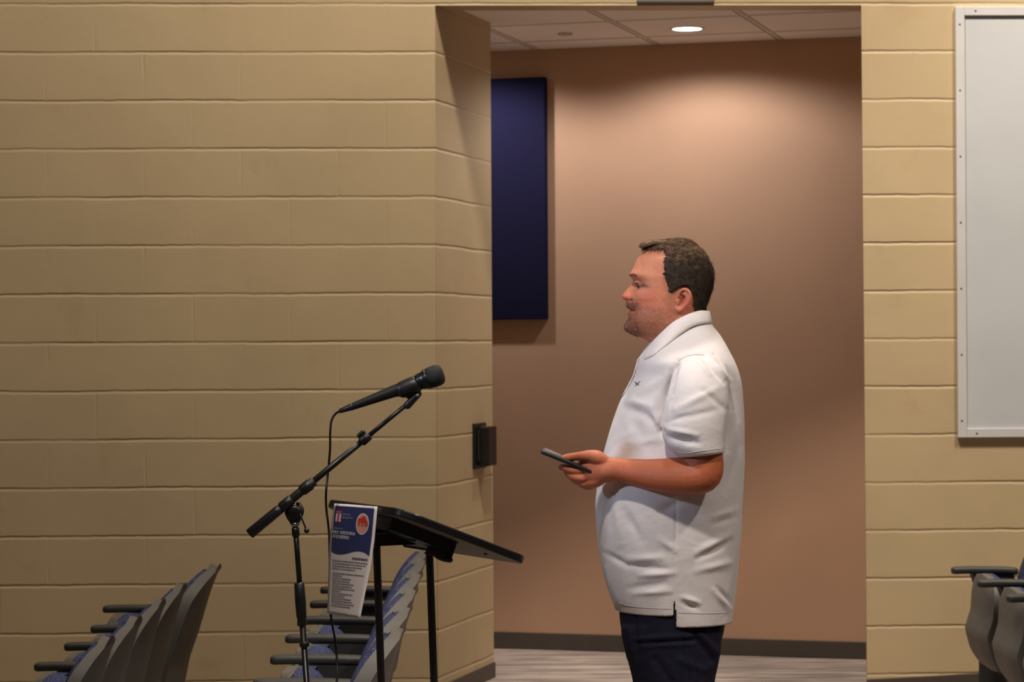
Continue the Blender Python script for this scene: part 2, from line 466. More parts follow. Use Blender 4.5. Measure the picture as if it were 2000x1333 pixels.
# framed board
x0, zT = on_wall(1864.5, 14); x1, zB = on_wall(1869, 855)
t = thing('framed_board', 'large pale grey board in a screwed white metal frame on the block wall', 'board', (CX, CY, 0), (0, 0, WA))
FWd = .038; BW = 1.22; bx0 = (x0 + x1) / 2
bm = bmesh.new()
for a_, b_ in (((bx0, zB), (bx0 + FWd, zT)), ((bx0 + BW - FWd, zB), (bx0 + BW, zT)), ((bx0 + FWd, zB), (bx0 + BW - FWd, zB + FWd)), ((bx0 + FWd, zT - FWd), (bx0 + BW - FWd, zT))):
    box(bm, (a_[0], -.022, a_[1]), (b_[0], 0, b_[1]), .002, 2)
link('frame', bm, M['whiteframe'], t, False)
bm = bmesh.new(); box(bm, (bx0 + .03, -.010, zB + .03), (bx0 + BW - .03, -.001, zT - .03)); link('board_panel', bm, M['boardgrey'], t, False)
sx = bx0 + .017
sc = [(sx, zT - .075 - k * .28) for k in range(7)] + [(bx0 + .085 + k * .28, zT - .018) for k in range(4)] + [(bx0 + .08 + k * .28, zB + .018) for k in range(4)]
for k, (a_, b_) in enumerate(sc):
    bm = bmesh.new(); lathe(bm, [(0, .0045), (.0015, .004), (.0022, .001)], (a_, -.022, b_), (0, -1, 0), 12)
    link('screw', bm, M['screw'], t)

# ------------------------------------------------------------------ auditorium chairs
def make_chair():
    t = thing('auditorium_chair', '', 'chair')
    cx_t = [(0, .085, .30), (.25, .105, .42), (.5, .14, .545), (.75, .170, .66), (1.0, .208, .775)]
    def surf(s, tt, off):
        x, z = interp(cx_t, tt)
        k = max(0., (tt - .45) / .55); hw = .252 * (1 - k ** 3.2) ** .5 if k < 1 else .0
        hw = max(hw, .012) * (1 - .10 * max(0, .3 - tt))
        wrap = -.036 * (abs(s) * hw / .252) ** 2.2
        return Vector((x + off + wrap, s * hw, z + .025 * (1 - s * s) * k))
    def slab(o0, o1, s1=1., t0=0., t1=1., bulge=0., rim=0.):
        bm = bmesh.new(); N, T_ = 32, 32
        fr, bk = [], []
        for i in range(T_ + 1):
            tt = t0 + (t1 - t0) * i / T_; r1, r2 = [], []
            for j in range(N + 1):
                s = (-1 + 2 * j / N) * s1
                e = (1 - (abs(s) / s1) ** 6) * (1 - abs(2 * i / T_ - 1) ** 8)
                r1.append(surf(s, tt, o0 - bulge * e - rim * abs(s) ** 10 * min(1, surf(s, tt, 0).y * (1 if s > 0 else -1) / .20))); r2.append(surf(s, tt, o1))
            fr.append(r1); bk.append(r2)
        rings = [a + b[::-1] for a, b in zip(fr, bk)]
        ring_faces(bm, rings); return bm
    o = link('back_shell', slab(.000, .028, t1=.972, rim=.012), M['chairgrey'], t); sharp(o, 50)
    o = link('back_cushion', slab(-.016, .001, .93, .06, .93, .026), M['upholstery'], t); sharp(o, 60)
    # tipped-up seat: pan faces forward, cushion behind it
    def seat(o0, o1, grow, bulge, rnd_=False):
        bm = bmesh.new(); rings = []
        for i in range(19):
            u = i / 18; z = .235 + .345 * u
            hw = .225 + grow
            e = abs(2 * u - 1) ** 5
            xf = interp([(0, -.072), (.15, -.098), (.38, -.118), (.6, -.094), (.8, -.090), (1, -.084)], u)[0]
            hw2 = hw * (1 - .22 * max(0, (u - .8) / .2) ** 2)
            r = []
            for j in range(15):
                s = -1 + 2 * j / 14
                r.append(Vector((xf + o0 - bulge * (1 - abs(s) ** 4) * (1 - e) + .035 * abs(s) ** 6, s * hw2, z + .015 * (1 - s * s) * u)))
            kk = max(0, (u - .72) / .28); oo = o0 + (o1 - o0) * (1 - .93 * kk * kk) ** .5 if rnd_ else o1
            for j in range(14, -1, -1):
                s = -1 + 2 * j / 14
                r.append(Vector((xf + oo + bulge * .4 * (1 - abs(s) ** 4) * (1 - e) - .02 * abs(s) ** 6, s * hw2, z + .015 * (1 - s * s) * u)))
            rings.append(r)
        ring_faces(bm, rings); return bm
    o = link('seat_pan', seat(-.010, .020, .0, .014), M['chairgrey'], t); sharp(o, 60)
    o = link('seat_cushion', seat(.021, .090, -.008, .012, True), M['upholstery'], t); sharp(o, 60)
    return t
def add_arm(t, y):
    bm = bmesh.new(); rings = []
    for i in range(25):
        u = .5 - .5 * math.cos(math.pi * i / 24); x = -.165 + .27 * u
        e = max(0, 1 - abs(2 * u - 1) ** 26)
        hw = .027 * (e ** .5 if e > 0 else 0) + .002; th = .014 * (max(e, 0) ** .35) + .001
        zc = .603 - .004 * u - .004 * abs(2 * u - 1) ** 3
        rings.append([Vector((x, y + hw * abs(math.cos(a)) ** .6 * (1 if math.cos(a) > 0 else -1), zc - .014 + th * abs(math.sin(a)) ** .6 * (1 if math.sin(a) > 0 else -1))) for a in [2 * math.pi * k / 20 for k in range(20)]])
    ring_faces(bm, rings); o = link('armrest', bm, M['armblack'], t); sharp(o, 60)
    bm = bmesh.new(); rings = []
    for z, a_, b_, hw in ((0, -.13, .15, .030), (.02, -.12, .14, .030), (.035, -.05, .07, .018), (.2, -.045, .065, .016), (.42, -.05, .085, .018), (.52, -.062, .09, .020), (.575, -.082, .08, .022)):
        rings.append([Vector(p) for p in ((a_, y - hw, z), (b_, y - hw, z), (b_ + .01, y, z), (b_, y + hw, z), (a_, y + hw, z), (a_ - .01, y, z))])
    ring_faces(bm, rings); o = link('support_leg', bm, M['armblack'], t); sharp(o, 30)

proto = make_chair(); add_arm(proto, .28)
first = True
def place_chair(x, y, z, rz, label, group, tall=1.0, deep=1.0):
    global first
    if first: o = proto; first = False
    else: o = copy_tree(proto)
    o.location = (x, y, z); o.rotation_euler = (0, 0, rz); o['label'] = label; o['group'] = group
    o.scale = (deep, 1, tall); return o
def spot(k): return 9.78 - .56 * k
ordn = ['farthest from the camera', 'second from the block wall', 'third from the block wall', 'fourth from the block wall', 'nearest the camera']
for k in range(5):
    o = place_chair(-1.449, spot(k), -.155, 0, 'grey-backed folding auditorium chair in the left row, ' + ordn[k], 'chairs of the left row', 1.03 if k == 0 else 1.0, 1.28 if k == 0 else 1.0)
    if k == 4: add_arm(o, -.28)
ordn[4] = 'fifth from the block wall'
for k in range(6):
    nm = (ordn + ['nearest the camera'])[k]
    o = place_chair(-.597 + .004 * k, spot(k), -.066, -.035, 'blue speckled auditorium chair in the row behind the lectern, ' + nm, 'chairs of the row behind the lectern', 1.0, 1.18)
    if k == 5: add_arm(o, -.28)
for k in range(3):
    o = place_chair(1.935, spot(k), .000, 0, 'auditorium chair with tipped-up grey seat under the framed board, ' + ('against the block wall', 'second from the block wall', 'nearest the camera')[k], 'chairs of the right row')
    if k == 2: add_arm(o, -.28)

# ------------------------------------------------------------------ lectern
LB = math.radians(28); LAl = math.radians(21)
edge = Vector((-math.sin(LB), math.cos(LB), 0)); downh = Vector((math.cos(LB), math.sin(LB), 0))
LA = Vector((-.261 , 5.856, 1.5 - .378))    # near corner of the raised edge, top surface
dn = (downh * math.cos(LAl) - Vector((0, 0, math.sin(LAl)))).normalized()
nrm = edge.cross(dn).normalized()
if nrm.z < 0: nrm = -nrm
LWd, LLen, LTh = .46, .365, .019
def lec(u, v, w=0.): return LA + edge * u + dn * v + nrm * w
lt = thing('lectern', 'black tilted-top lectern on two thin black posts with a notice hanging off it', 'lectern', (LA + edge * .22 + downh * .11) * 1.0)
LO = lt.location.copy(); LO.z = -.03; lt.location = LO
def lobj(name, bm, mat, smooth=False, label=None, parent=None):
    for v in bm.verts: v.co -= LO
    return link(name, bm, mat, parent or lt, smooth, label)
def rounded_rect(w, l, rads, n=10):
    pts = []; cs = [(0, 0), (w, 0), (w, l), (0, l)]
    for k, (cx_, cy_) in enumerate(cs):
        r = rads[k]; ox = cx_ + (r if cx_ == 0 else -r); oy = cy_ + (r if cy_ == 0 else -r)
        a0 = [math.pi, 1.5 * math.pi, 0, .5 * math.pi][k]
        for i in range(n + 1):
            a = a0 + .5 * math.pi * i / n; pts.append((ox + r * math.cos(a), oy + r * math.sin(a)))
    return pts
rr = rounded_rect(LWd, LLen, (.055, .055, .035, .035))
bm = bmesh.new()
cen = (LWd / 2, LLen / 2)
def inset(p, k): return (p[0] + (cen[0] - p[0]) * k, p[1] + (cen[1] - p[1]) * k)
ring_faces(bm, [[lec(*inset(p, .03), 0) for p in rr], [lec(*inset(p, .006), -.001) for p in rr], [lec(*p, -.004) for p in rr], [lec(*p, -LTh + .003) for p in rr], [lec(*inset(p, .004), -LTh) for p in rr]])
lobj('top_panel', bm, M['laminate_top'])
bm = bmesh.new()
ring_faces(bm, [[lec(*inset(p, .008), -LTh + .0005) for p in rr], [lec(*inset(p, .010), -LTh - .0012) for p in rr]])
lobj('underside', bm, M['laminate_under'], label='grey underside of the top')
bm = bmesh.new()
def obox(bm, u0, u1, v0, v1, w0, w1, bev=.002):
    r = bmesh.ops.create_cube(bm, size=1)
    for v in r['verts']: v.co = lec((u0 + u1) / 2 + v.co.x * (u1 - u0), (v0 + v1) / 2 + v.co.y * (v1 - v0), (w0 + w1) / 2 + v.co.z * (w1 - w0))
    if bev: bmesh.ops.bevel(bm, geom=list({e for v in r['verts'] for e in v.link_edges}), offset=bev, segments=2, affect='EDGES')
# posts
lean = Vector((.030, 0, -1)).normalized()
P1 = W(734.5, 1040, 6.06); P2 = W(838.5, 1072, 6.13)
for P in (P1, P2):
    L_ = (P.z + .0) / -lean.z - .03
    bm2 = bmesh.new(); tube(bm2, [P + Vector((0, 0, .012)), P, P + lean * L_], .0095, 18, roundcap=False); lobj('post', bm2, M['blacksatin'], True)
# bracket block and hinge box between the posts
z_b = P1.z - .03
def wbox(bm, lo, hi, bev=.003): box(bm, lo, hi, bev)
a1, a2 = P1, P2
dv = (a2 - a1); dv.z = 0; L12 = dv.length; dvn = dv.normalized(); up = Vector((0, 0, 1)); sd = dvn.cross(up)
mat4 = Matrix((( dvn.x, sd.x, 0, a1.x), (dvn.y, sd.y, 0, a1.y), (0, 0, 1, 0), (0, 0, 0, 1)))
bm = bmesh.new(); box(bm, (-.012, -.02, W(740, 1066, 6.06).z), (L12 + .02, .02, W(740, 1040, 6.06).z), .004, 2, mat4)
lobj('crossbar', bm, M['blacksatin'])
bm = bmesh.new(); obox(bm, .08, .34, .02, .20, -.05, -LTh - .001, .004)
lobj('tray', bm, M['blacksatin'])
bm = bmesh.new(); obox(bm, .10, .16, .175, .215, -.065, -LTh - .001, .003); obox(bm, .105, .155, .11, .185, -.050, -.03, .003)
lobj('tilt_bracket', bm, M['black'])
bm = bmesh.new()
tube(bm, [W(893, 1058, 6.0), W(878, 1055, 6.0), W(860, 1052, 6.02)], [.004, .004, .004], 10)
lobj('bolt', bm, M['black'], True)
bm = bmesh.new()
tube(bm, [W(846, 1082, 6.06), W(858, 1090, 6.04), W(868, 1093.5, 6.03), W(879, 1094.5, 6.02)], [.005, .006, .006, .007], 12)
tube(bm, [W(868, 1070, 6.03), W(866, 1092, 6.03)], .006, 12)
lobj('tilt_lever', bm, M['black'], True)
for u, v in ((.36, .22), (.36, .30), (.10, .30)):
    bm = bmesh.new(); lathe(bm, [(0, .005), (.003, .0045), (.004, .001)], lec(u, v, -LTh - .001), -nrm, 12); lobj('screw', bm, M['black'], True)
# base
fz = -.03
bm = bmesh.new()
for P in (P1, P2):
    q = P + lean * ((P.z - .0) / -lean.z); 
    tube(bm, [Vector((q.x, q.y - .26, fz + .035)), Vector((q.x, q.y + .26, fz + .035))], (.018, .018), 14)
tube(bm, [Vector((P1.x + .03, P1.y, fz + .035)), Vector((P2.x + .03, P2.y, fz + .035))], .014, 12)
lobj('base_frame', bm, M['blacksatin'], True)
for P in (P1, P2):
    for s in (-.25, .25):
        bm = bmesh.new(); lathe(bm, [(0, .018), (.02, .018)], (P.x + .03, P.y + s, fz), (0, 0, 1), 20); lobj('foot', bm, M['black'], True)

# ------------------------------------------------------------------ notice hanging from the lectern edge
tl, tr = (653.5, 984), (737, 990)
# paper surface from four edge curves at real depths
SW = .216
def depth_on_edge(px):                       # depth of the raised edge at a pixel column
    lo_, hi_ = 0., .46
    for _ in range(30):
        m_ = (lo_ + hi_) / 2
        if PIX(lec(m_, -.002))[0] > px: lo_ = m_
        else: hi_ = m_
    return lec(lo_, -.004).y
dL, dR = depth_on_edge(653.5) - .012, depth_on_edge(737) - .012
LE = [(0, 653, 984, dL), (.12, 649, 1008, dL - .004), (.28, 645, 1042, dL), (.5, 642, 1095, dL + .012), (.75, 640.5, 1148, dL + .02), (1, 639, 1199, dL + .02)]
RE = [(0, 737, 990, dR), (.12, 735, 1014, dR - .006), (.28, 731.5, 1052, dR - .008), (.5, 724.5, 1104, dR - .012), (.75, 713.5, 1157, dR - .02), (1, 703, 1209, dR - .03)]
def paper(s, t_, off=0.):
    def at(s, t_):
        a, b = interp(LE, t_), interp(RE, t_)
        pa, pb = W(*a), W(*b)
        p = pa.lerp(pb, s)
        return p
    p = at(s, t_)
    e = .01
    n_ = (at(min(1, s + e), t_) - at(max(0, s - e), t_)).cross(at(s, max(0, t_ - e)) - at(s, min(1, t_ + e))).normalized()
    if n_.y > 0: n_ = -n_
    return p + n_ * (.004 * math.sin(s * math.pi) * (1 - t_ * .5) + off)
bm = bmesh.new(); rows = [[paper(i / 12, j / 30) for i in range(13)] for j in range(31)]
ring_faces(bm, rows, closed=False, cap=False)
pn = link('paper_notice', bm, M['paper'])
tag(pn, 'white and navy printed sheet hanging from the raised edge of the lectern', 'notice')
md = pn.modifiers.new('t', 'SOLIDIFY'); md.thickness = .0004; md.offset = 1
def on_paper(name, mat, outline_rows, off=.0008, label=None, parent=None):
    bm = bmesh.new(); ring_faces(bm, [[paper(s, t_, off) for s, t_ in r] for r in outline_rows], closed=False, cap=False)
    return link(name, bm, mat, parent or pn, label=label)
def wave(s): return .405 - .030 * math.sin((s - .02) * 2 * math.pi * .92 + 3.55)  - .012
S0, S1, T0 = .055, .945, .022
def wv(s):
    pts_ = [(0.05, .420), (.15, .438), (.30, .440), (.45, .428), (.62, .405), (.75, .400), (.86, .410), (.95, .432)]
    v = catmull(pts_, 8); return float(np.interp(s, [q[0] for q in v], [q[1] for q in v]))
on_paper('navy_header', M['print_navy'], [[(S0 + (S1 - S0) * i / 24, T0 + (wv(S0 + (S1 - S0) * i / 24) - T0) * j / 10) for i in range(25)] for j in range(11)], .0007, 'navy printed heading block with a wavy lower edge')
def blob(name, mat, cs, ct, rs, rt, off, a0=0, a1=360, label=None, parent=None):
    bm = bmesh.new(); n = 30
    o_ = [(cs + rs * math.cos(math.radians(a0 + (a1 - a0) * k / n)), ct + rt * math.sin(math.radians(a0 + (a1 - a0) * k / n))) for k in range(n + 1)]
    vs = [bm.verts.new(paper(s, t_, off)) for s, t_ in o_]
    c_ = bm.verts.new(paper(cs, ct, off))
    for a, b in zip(vs, vs[1:]): bm.faces.new((c_, a, b))
    return link(name, bm, mat, parent or pn, label=label)
def rect(bm, s0, s1, t0, t1, off, n=4):
    ring_faces(bm, [[paper(s0 + (s1 - s0) * i / n, t_, off) for i in range(n + 1)] for t_ in (t0, t1)], closed=False, cap=False)
# column emblem
bm = bmesh.new(); rect(bm, .105, .235, .095, .170, .0011); e1 = link('column_emblem', bm, M['print_white'], pn, label='white and crimson column emblem')
bm = bmesh.new(); rect(bm, .105, .245, .068, .090, .0014); rect(bm, .145, .195, .088, .172, .0014); rect(bm, .105, .235, .166, .174, .0014)
link('column_stripe', bm, M['print_crimson'], e1, label='crimson bars')
# oval seal
seal = blob('oval_seal', M['print_white'], .735, .170, .135, .093, .0011, label='oval red and pink seal with a white rim')
blob('seal_field', M['print_pink'], .735, .170, .118, .080, .0014, parent=seal)
bm = bmesh.new()
for pts_ in ([(.64, .150), (.66, .125), (.72, .120), (.76, .100), (.79, .112), (.82, .140), (.84, .156), (.63, .158)],):
    bm.faces.new([bm.verts.new(paper(s, t_, .0017)) for s, t_ in pts_])
rect(bm, .635, .845, .152, .160, .0017)
link('seal_roof', bm, M['print_red'], seal, label='red roof shape')
bm = bmesh.new()
for s_ in (.655, .715, .775, .82): rect(bm, s_, s_ + .035, .160, .190, .0017, 2)
link('seal_posts', bm, M['print_orange'], seal, label='brown upright bars')
# lettering
def words(name, txt, s0, s1, t0, h, mat, off=.0012, rows_=None):
    cu = bpy.data.curves.new(name, 'FONT'); cu.body = txt; cu.size = 1; cu.resolution_u = 2; cu.offset = .022
    ob = bpy.data.objects.new(name + '_c', cu); C.objects.link(ob)
    bpy.context.view_layer.update()
    me = bpy.data.meshes.new_from_object(ob.evaluated_get(bpy.context.evaluated_depsgraph_get()))
    bpy.data.objects.remove(ob)
    xs = [v.co.x for v in me.vertices]; ys = [v.co.y for v in me.vertices]
    x0_, x1_, y0_, y1_ = min(xs), max(xs), min(ys), max(ys)
    for v in me.vertices:
        s = s0 + (s1 - s0) * (v.co.x - x0_) / (x1_ - x0_); t_ = t0 + h * (1 - (v.co.y - y0_) / (y1_ - y0_))
        v.co = paper(s, t_, off)
    me.materials.clear(); me.materials.append(mat)
    o = bpy.data.objects.new(name, me); C.objects.link(o); o.parent = pn; return o
words('lettering', 'SERVICE &', .27, .46, .092, .016, M['print_dim'])
words('lettering', 'EXCELLENCE', .27, .52, .120, .016, M['print_dim'])
words('lettering', 'GUIDELINES FOR', .075, .315, .222, .014, M['print_dim'])
words('lettering', 'PUBLIC  PARTICIPATION', .070, .60, .248, .028, M['print_white'])
words('lettering', 'AT BOE MEETINGS', .075, .475, .285, .028, M['print_white'])
# small print: unreadable rows of word-length dashes
rnd = random.Random(9)
bm = bmesh.new()
def dashes(s0, s1, t_, h):
    s = s0
    while s < s1 - .005:
        w_ = min(rnd.uniform(.02, .07), s1 - s); rect(bm, s, s + w_, t_, t_ + h, .0009, 1); s += w_ + .010
rows_ = [(.11, .93, .490), (.11, .91, .514), (.11, .84, .538), (.11, .70, .562)]
rows_ += [(.13, .90, .604), (.13, .38, .626)]
ends = [.62, .60, .70, .66, .74, .40, .72, .52, .70, .74, .78, .70]
rows_ += [(.13, e_, .650 + .0235 * k) for k, e_ in enumerate(ends)]
for r in rows_: dashes(r[0], r[1], r[2], .0085)
o = link('small_print', bm, M['print_grey'], pn, label='rows of tiny grey print'); o['kind'] = 'stuff'
bm = bmesh.new(); rnd = random.Random(3)
s = .585
while s < .92: w_ = rnd.uniform(.03, .06); rect(bm, s, min(.93, s + w_), .455, .470, .0009, 1); s += w_ + .008
link('print_heading', bm, M['print_dark'], pn, label='short dark heading line')

# ------------------------------------------------------------------ microphone stand
MD = 6.1
ms = thing('microphone_stand', 'black boom microphone stand left of the lectern', 'microphone stand', W(598, 1333, MD) * 1.0)
MO = Vector((W(600, 1333, MD).x + .03, MD, -.055)); ms.location = MO
def mobj(name, bm, mat, parent=None, label=None, smooth=True, org=None):
    for v in bm.verts: v.co -= (org if org is not None else MO)
    return link(name, bm, mat, parent or ms, smooth, label)
m_ = lambda px, py, d=MD: W(px, py, d)
pole_top = m_(576.5, 1028); pb = m_(598, 1333); pd = (pb - pole_top).normalized()
ground = pole_top + pd * ((pole_top.z - (-.05)) / -pd.z)
bm = bmesh.new(); tube(bm, [m_(576, 1020), m_(586, 1150)], .0068, 16, roundcap=False); mobj('upper_pole', bm, M['blacksatin'])
bm = bmesh.new(); tube(bm, [m_(590, 1205), ground], .0078, 16, roundcap=False); mobj('lower_pole', bm, M['blacksatin'])
bm = bmesh.new(); lathe(bm, [(0, .009), (.004, .0125), (.05, .0135), (.085, .0125), (.09, .011), (.105, .0125), (.108, .009)], m_(584.2, 1138), pd, 24); o = mobj('height_grip', bm, M['black'])
bm = bmesh.new(); lathe(bm, [(0, .009), (.002, .012), (.012, .012), (.014, .009)], m_(594.3, 1254), pd, 20); mobj('collar', bm, M['black'])
bm = bmesh.new(); lathe(bm, [(0, .0075), (.001, .0105), (.0085, .0105), (.0095, .0085)], m_(576, 1021), pd, 24); mobj('chrome_ring', bm, M['chrome'], label='bright chrome ring')
bm = bmesh.new(); lathe(bm, [(0, .008), (.001, .0095), (.022, .0095), (.023, .008)], m_(576.8, 1031), pd, 24); mobj('threaded_neck', bm, M['blacksatin'])
# tilt clutch
bm = bmesh.new()
tube(bm, [m_(562, 991), m_(568, 1000), m_(574, 1012), m_(576, 1022)], [(.008, .012), (.011, .016), (.0115, .016), (.009, .012)], 16, 4)
tube(bm, [m_(583, 985), m_(587, 997), m_(582, 1010), m_(577, 1022)], [(.006, .006), (.009, .009), (.009, .010), (.008, .009)], 16, 4)
mobj('tilt_clutch', bm, M['black'])
bm = bmesh.new(); lathe(bm, [(-.016, .004), (-.015, .0165), (-.004, .0175), (.014, .0175), (.016, .012), (.017, .001)], m_(576, 1001, MD - .002), (0, -1, 0), 28); mobj('clutch_disc', bm, M['blacksatin'])
bm = bmesh.new(); tube(bm, [m_(585, 1003, MD - .015), m_(590, 1015, MD - .018), m_(598, 1035, MD - .018)], .0022, 10)
o = mobj('handle', bm, M['blacksatin'])
bm = bmesh.new(); bmesh.ops.create_uvsphere(bm, u_segments=18, v_segments=12, radius=.0068); 
for v in bm.verts: v.co += m_(599, 1037, MD - .018)
mobj('handle_ball', bm, M['black'], o)
for v in o.children: v.location = (0, 0, 0)
# boom
b0, b1 = m_(487, 1044, MD - .012), m_(806, 781, MD - .012)
bd = (b1 - b0).normalized(); BLn = (b1 - b0).length
def bp(t_): return b0 + (b1 - b0) * t_
bm = bmesh.new(); tube(bm, [bp(.12), bp(.705)], .0078, 16, roundcap=False); mobj('boom_outer', bm, M['blacksatin'])
bm = bmesh.new(); tube(bm, [bp(.69), bp(1.0)], .0056, 16, roundcap=False); mobj('boom_inner', bm, M['blacksatin'])
bm = bmesh.new(); lathe(bm, [(0, .0115), (.002, .0132), (.085, .0128), (.1, .0120), (.101, .009)], b0, bd, 24); mobj('counterweight', bm, M['black'], label='ribbed rubber counterweight')
bm = bmesh.new(); lathe(bm, [(0, .011), (.002, .0135), (.033, .0135), (.035, .0105)], bp(.195), bd, 24); mobj('rear_collar', bm, M['black'])
bm = bmesh.new(); lathe(bm, [(0, .0095), (.003, .0140), (.028, .0150), (.030, .0125), (.040, .0125), (.042, .009)], bp(.318), bd, 24); mobj('boom_clamp', bm, M['black'])
bm = bmesh.new(); tube(bm, [bp(.24), bp(.32)], .011, 16); mobj('boom_sleeve', bm, M['black'])
bm = bmesh.new(); lathe(bm, [(0, .0085), (.003, .0125), (.026, .0118), (.029, .008)], bp(.682), bd, 24); mobj('length_clamp', bm, M['black'])
bm = bmesh.new(); kc = m_(708, 857); up2 = (m_(703, 846) - m_(710, 860)).normalized()
tube(bm, [m_(711, 862, MD - .012), m_(706, 851, MD - .012)], .0035, 10)
tube(bm, [m_(701, 851, MD - .013), m_(709, 844, MD - .013)], (.0052, .0052), 12)
mobj('wing_knob', bm, M['black'])
# clip
bm = bmesh.new(); c0 = m_(796, 792, MD - .012); c1 = m_(817, 770, MD - .012)
tube(bm, [c0, c1], [(.0098, .0098), (.0105, .0085)], 16)
mobj('clip_base', bm, M['black'])
bm = bmesh.new(); lathe(bm, [(0, .0045), (.0025, .004), (.003, .001)], m_(815.5, 773, MD - .024), (0, -1, 0), 14); mobj('clip_screw', bm, M['screw'], label='pale clip screw')
ma, mb = m_(663, 804, MD - .012), m_(866, 729, MD - .012)
md_ = (mb - ma).normalized(); MLn = (mb - ma).length
def mp_(px): # point on the mic axis by pixel column
    return ma + (mb - ma) * ((px - 663) / (866 - 663))
bm = bmesh.new(); 
perp = md_.cross(Vector((0, 1, 0))).normalized()
if perp.z < 0: perp = -perp
tube(bm, [mp_(q) - perp * .0035 for q in (776, 783, 810, 818)], [(.014, .014), (.0195, .0205), (.0205, .0225), (.016, .017)], 24, 3)
tube(bm, [mp_(798) - perp * .014, m_(808, 766, MD - .012), m_(815, 772, MD - .012)], [(.014, .021), (.012, .015), (.009, .010)], 18)
mobj('clip_cradle', bm, M['black'])
# tripod legs on the floor
for a in (20, 140, 260):
    d_ = Vector((math.cos(math.radians(a)), math.sin(math.radians(a)), 0))
    bm = bmesh.new(); tube(bm, [ground + Vector((0, 0, .075)) + d_ * .02, ground + d_ * .30 + Vector((0, 0, .008))], .007, 12); o = mobj('leg', bm, M['blacksatin'])
bm = bmesh.new(); lathe(bm, [(0, .014), (.05, .022), (.09, .016)], ground + Vector((0, 0, .02)), (0, 0, 1), 20); mobj('leg_hub', bm, M['black'])

# microphone
mic = thing('microphone', 'black handheld microphone clipped to the end of the boom, pointing right', 'microphone', mp_(800))
MI = mic.location.copy()
bm = bmesh.new(); lathe(bm, [(0, .004), (.004, .0050), (.03, .0085), (.05, .0098), (.14, .0150), (.20, .0175), (.216, .018), (.225, .0195)], ma, md_, 32); mobj('handle_body', bm, M['black'], mic, org=MI)
bm = bmesh.new(); lathe(bm, [(-.001, .0030), (.0, .0055), (.028, .0082), (.030, .0092), (.034, .0092), (.035, .006)], ma, md_, 24); mobj('plug', bm, M['black'], mic, org=MI)
g0 = MLn - .062
bm = bmesh.new(); lathe(bm, [(g0 - .008, .0185), (g0, .0205), (g0 + .014, .0225), (g0 + .016, .026), (g0 + .020, .0262), (g0 + .021, .0245)], ma, md_, 36); mobj('collar', bm, M['blacksatin'], mic, org=MI)
bm = bmesh.new(); lathe(bm, [(g0 + .020, .025), (g0 + .034, .0268), (g0 + .046, .0268), (g0 + .055, .0245), (g0 + .060, .019), (g0 + .0625, .010), (g0 + .063, .001)], ma, md_, 36); mobj('grille', bm, M['blackmesh'], mic, org=MI)
# cable
cp = [ma - md_ * -.004, m_(655, 809), m_(647.5, 822, MD), m_(645, 845, MD), m_(644.5, 880, MD + .01), m_(640.5, 925, MD + .04), m_(637, 960, 6.13), m_(637, 990, 6.145), m_(641, 1025, 6.16), m_(643, 1050, 6.20), m_(644, 1100, 6.24), m_(644.5, 1180, 6.25),
      m_(648, 1215, 6.24), m_(655, 1255, 6.22), m_(658.5, 1300, 6.2), m_(657, 1340, 6.18), m_(640, 1500, 6.12), m_(622, 1650, 6.05)]
end = cp[-1]; cp += [Vector((end.x, end.y, .0)), Vector((end.x - .05, end.y - .10, -.045)), Vector((end.x - .2, end.y - .5, -.055)), Vector((end.x - .7, end.y - 1.2, -.095))]
bm = bmesh.new(); tube(bm, cp, .0030, 10, 8)
o = link('microphone_cable', bm, M['black']); tag(o, 'thin black cable dropping from the microphone past the hanging notice', 'cable')

# ------------------------------------------------------------------ the man
MAN = 6.48
man = thing('person', 'man in a white polo shirt and dark trousers standing in profile, holding a phone', 'person', (W(1315, 700, MAN).x, MAN, 0))
MANO = Vector(man.location)
def mw(px, py, y=0.): return W(px, py, MAN + y)
def fuse(name, bm, voxel, smooth_it, mat, factor=.5):
    """fuse overlapping closed shapes into one continuous surface"""
    for v in bm.verts: v.co -= MANO
    o = link(name, bm, mat)
    r = o.modifiers.new('r', 'REMESH'); r.mode = 'VOXEL'; r.voxel_size = voxel; r.adaptivity = 0
    s = o.modifiers.new('s', 'SMOOTH'); s.factor = factor; s.iterations = smooth_it
    bpy.context.view_layer.update()
    me = bpy.data.meshes.new_from_object(o.evaluated_get(bpy.context.evaluated_depsgraph_get()))
    o.modifiers.clear(); old = o.data; o.data = me; bpy.data.meshes.remove(old); me.name = name
    me.materials.clear(); me.materials.append(mat)
    for p in me.polygons: p.use_smooth = True
    o.parent = man
    return o
def coords(o):
    a = np.empty(len(o.data.vertices) * 3); o.data.vertices.foreach_get('co', a); return a.reshape(-1, 3)
def normals(o):
    a = np.empty(len(o.data.vertices) * 3); o.data.vertices.foreach_get('normal', a); return a.reshape(-1, 3)
def setco(o, a): o.data.vertices.foreach_set('co', a.ravel()); o.data.update()
RIn = np.array(RI)
def pixarr(co):                              # pixel position of man-local points
    v = (co + np.array(MANO) - np.array([0, 0, CAMZ])) @ RIn.T
    return 1000 + F * v[:, 0] / -v[:, 2], 666.5 - F * v[:, 1] / -v[:, 2]

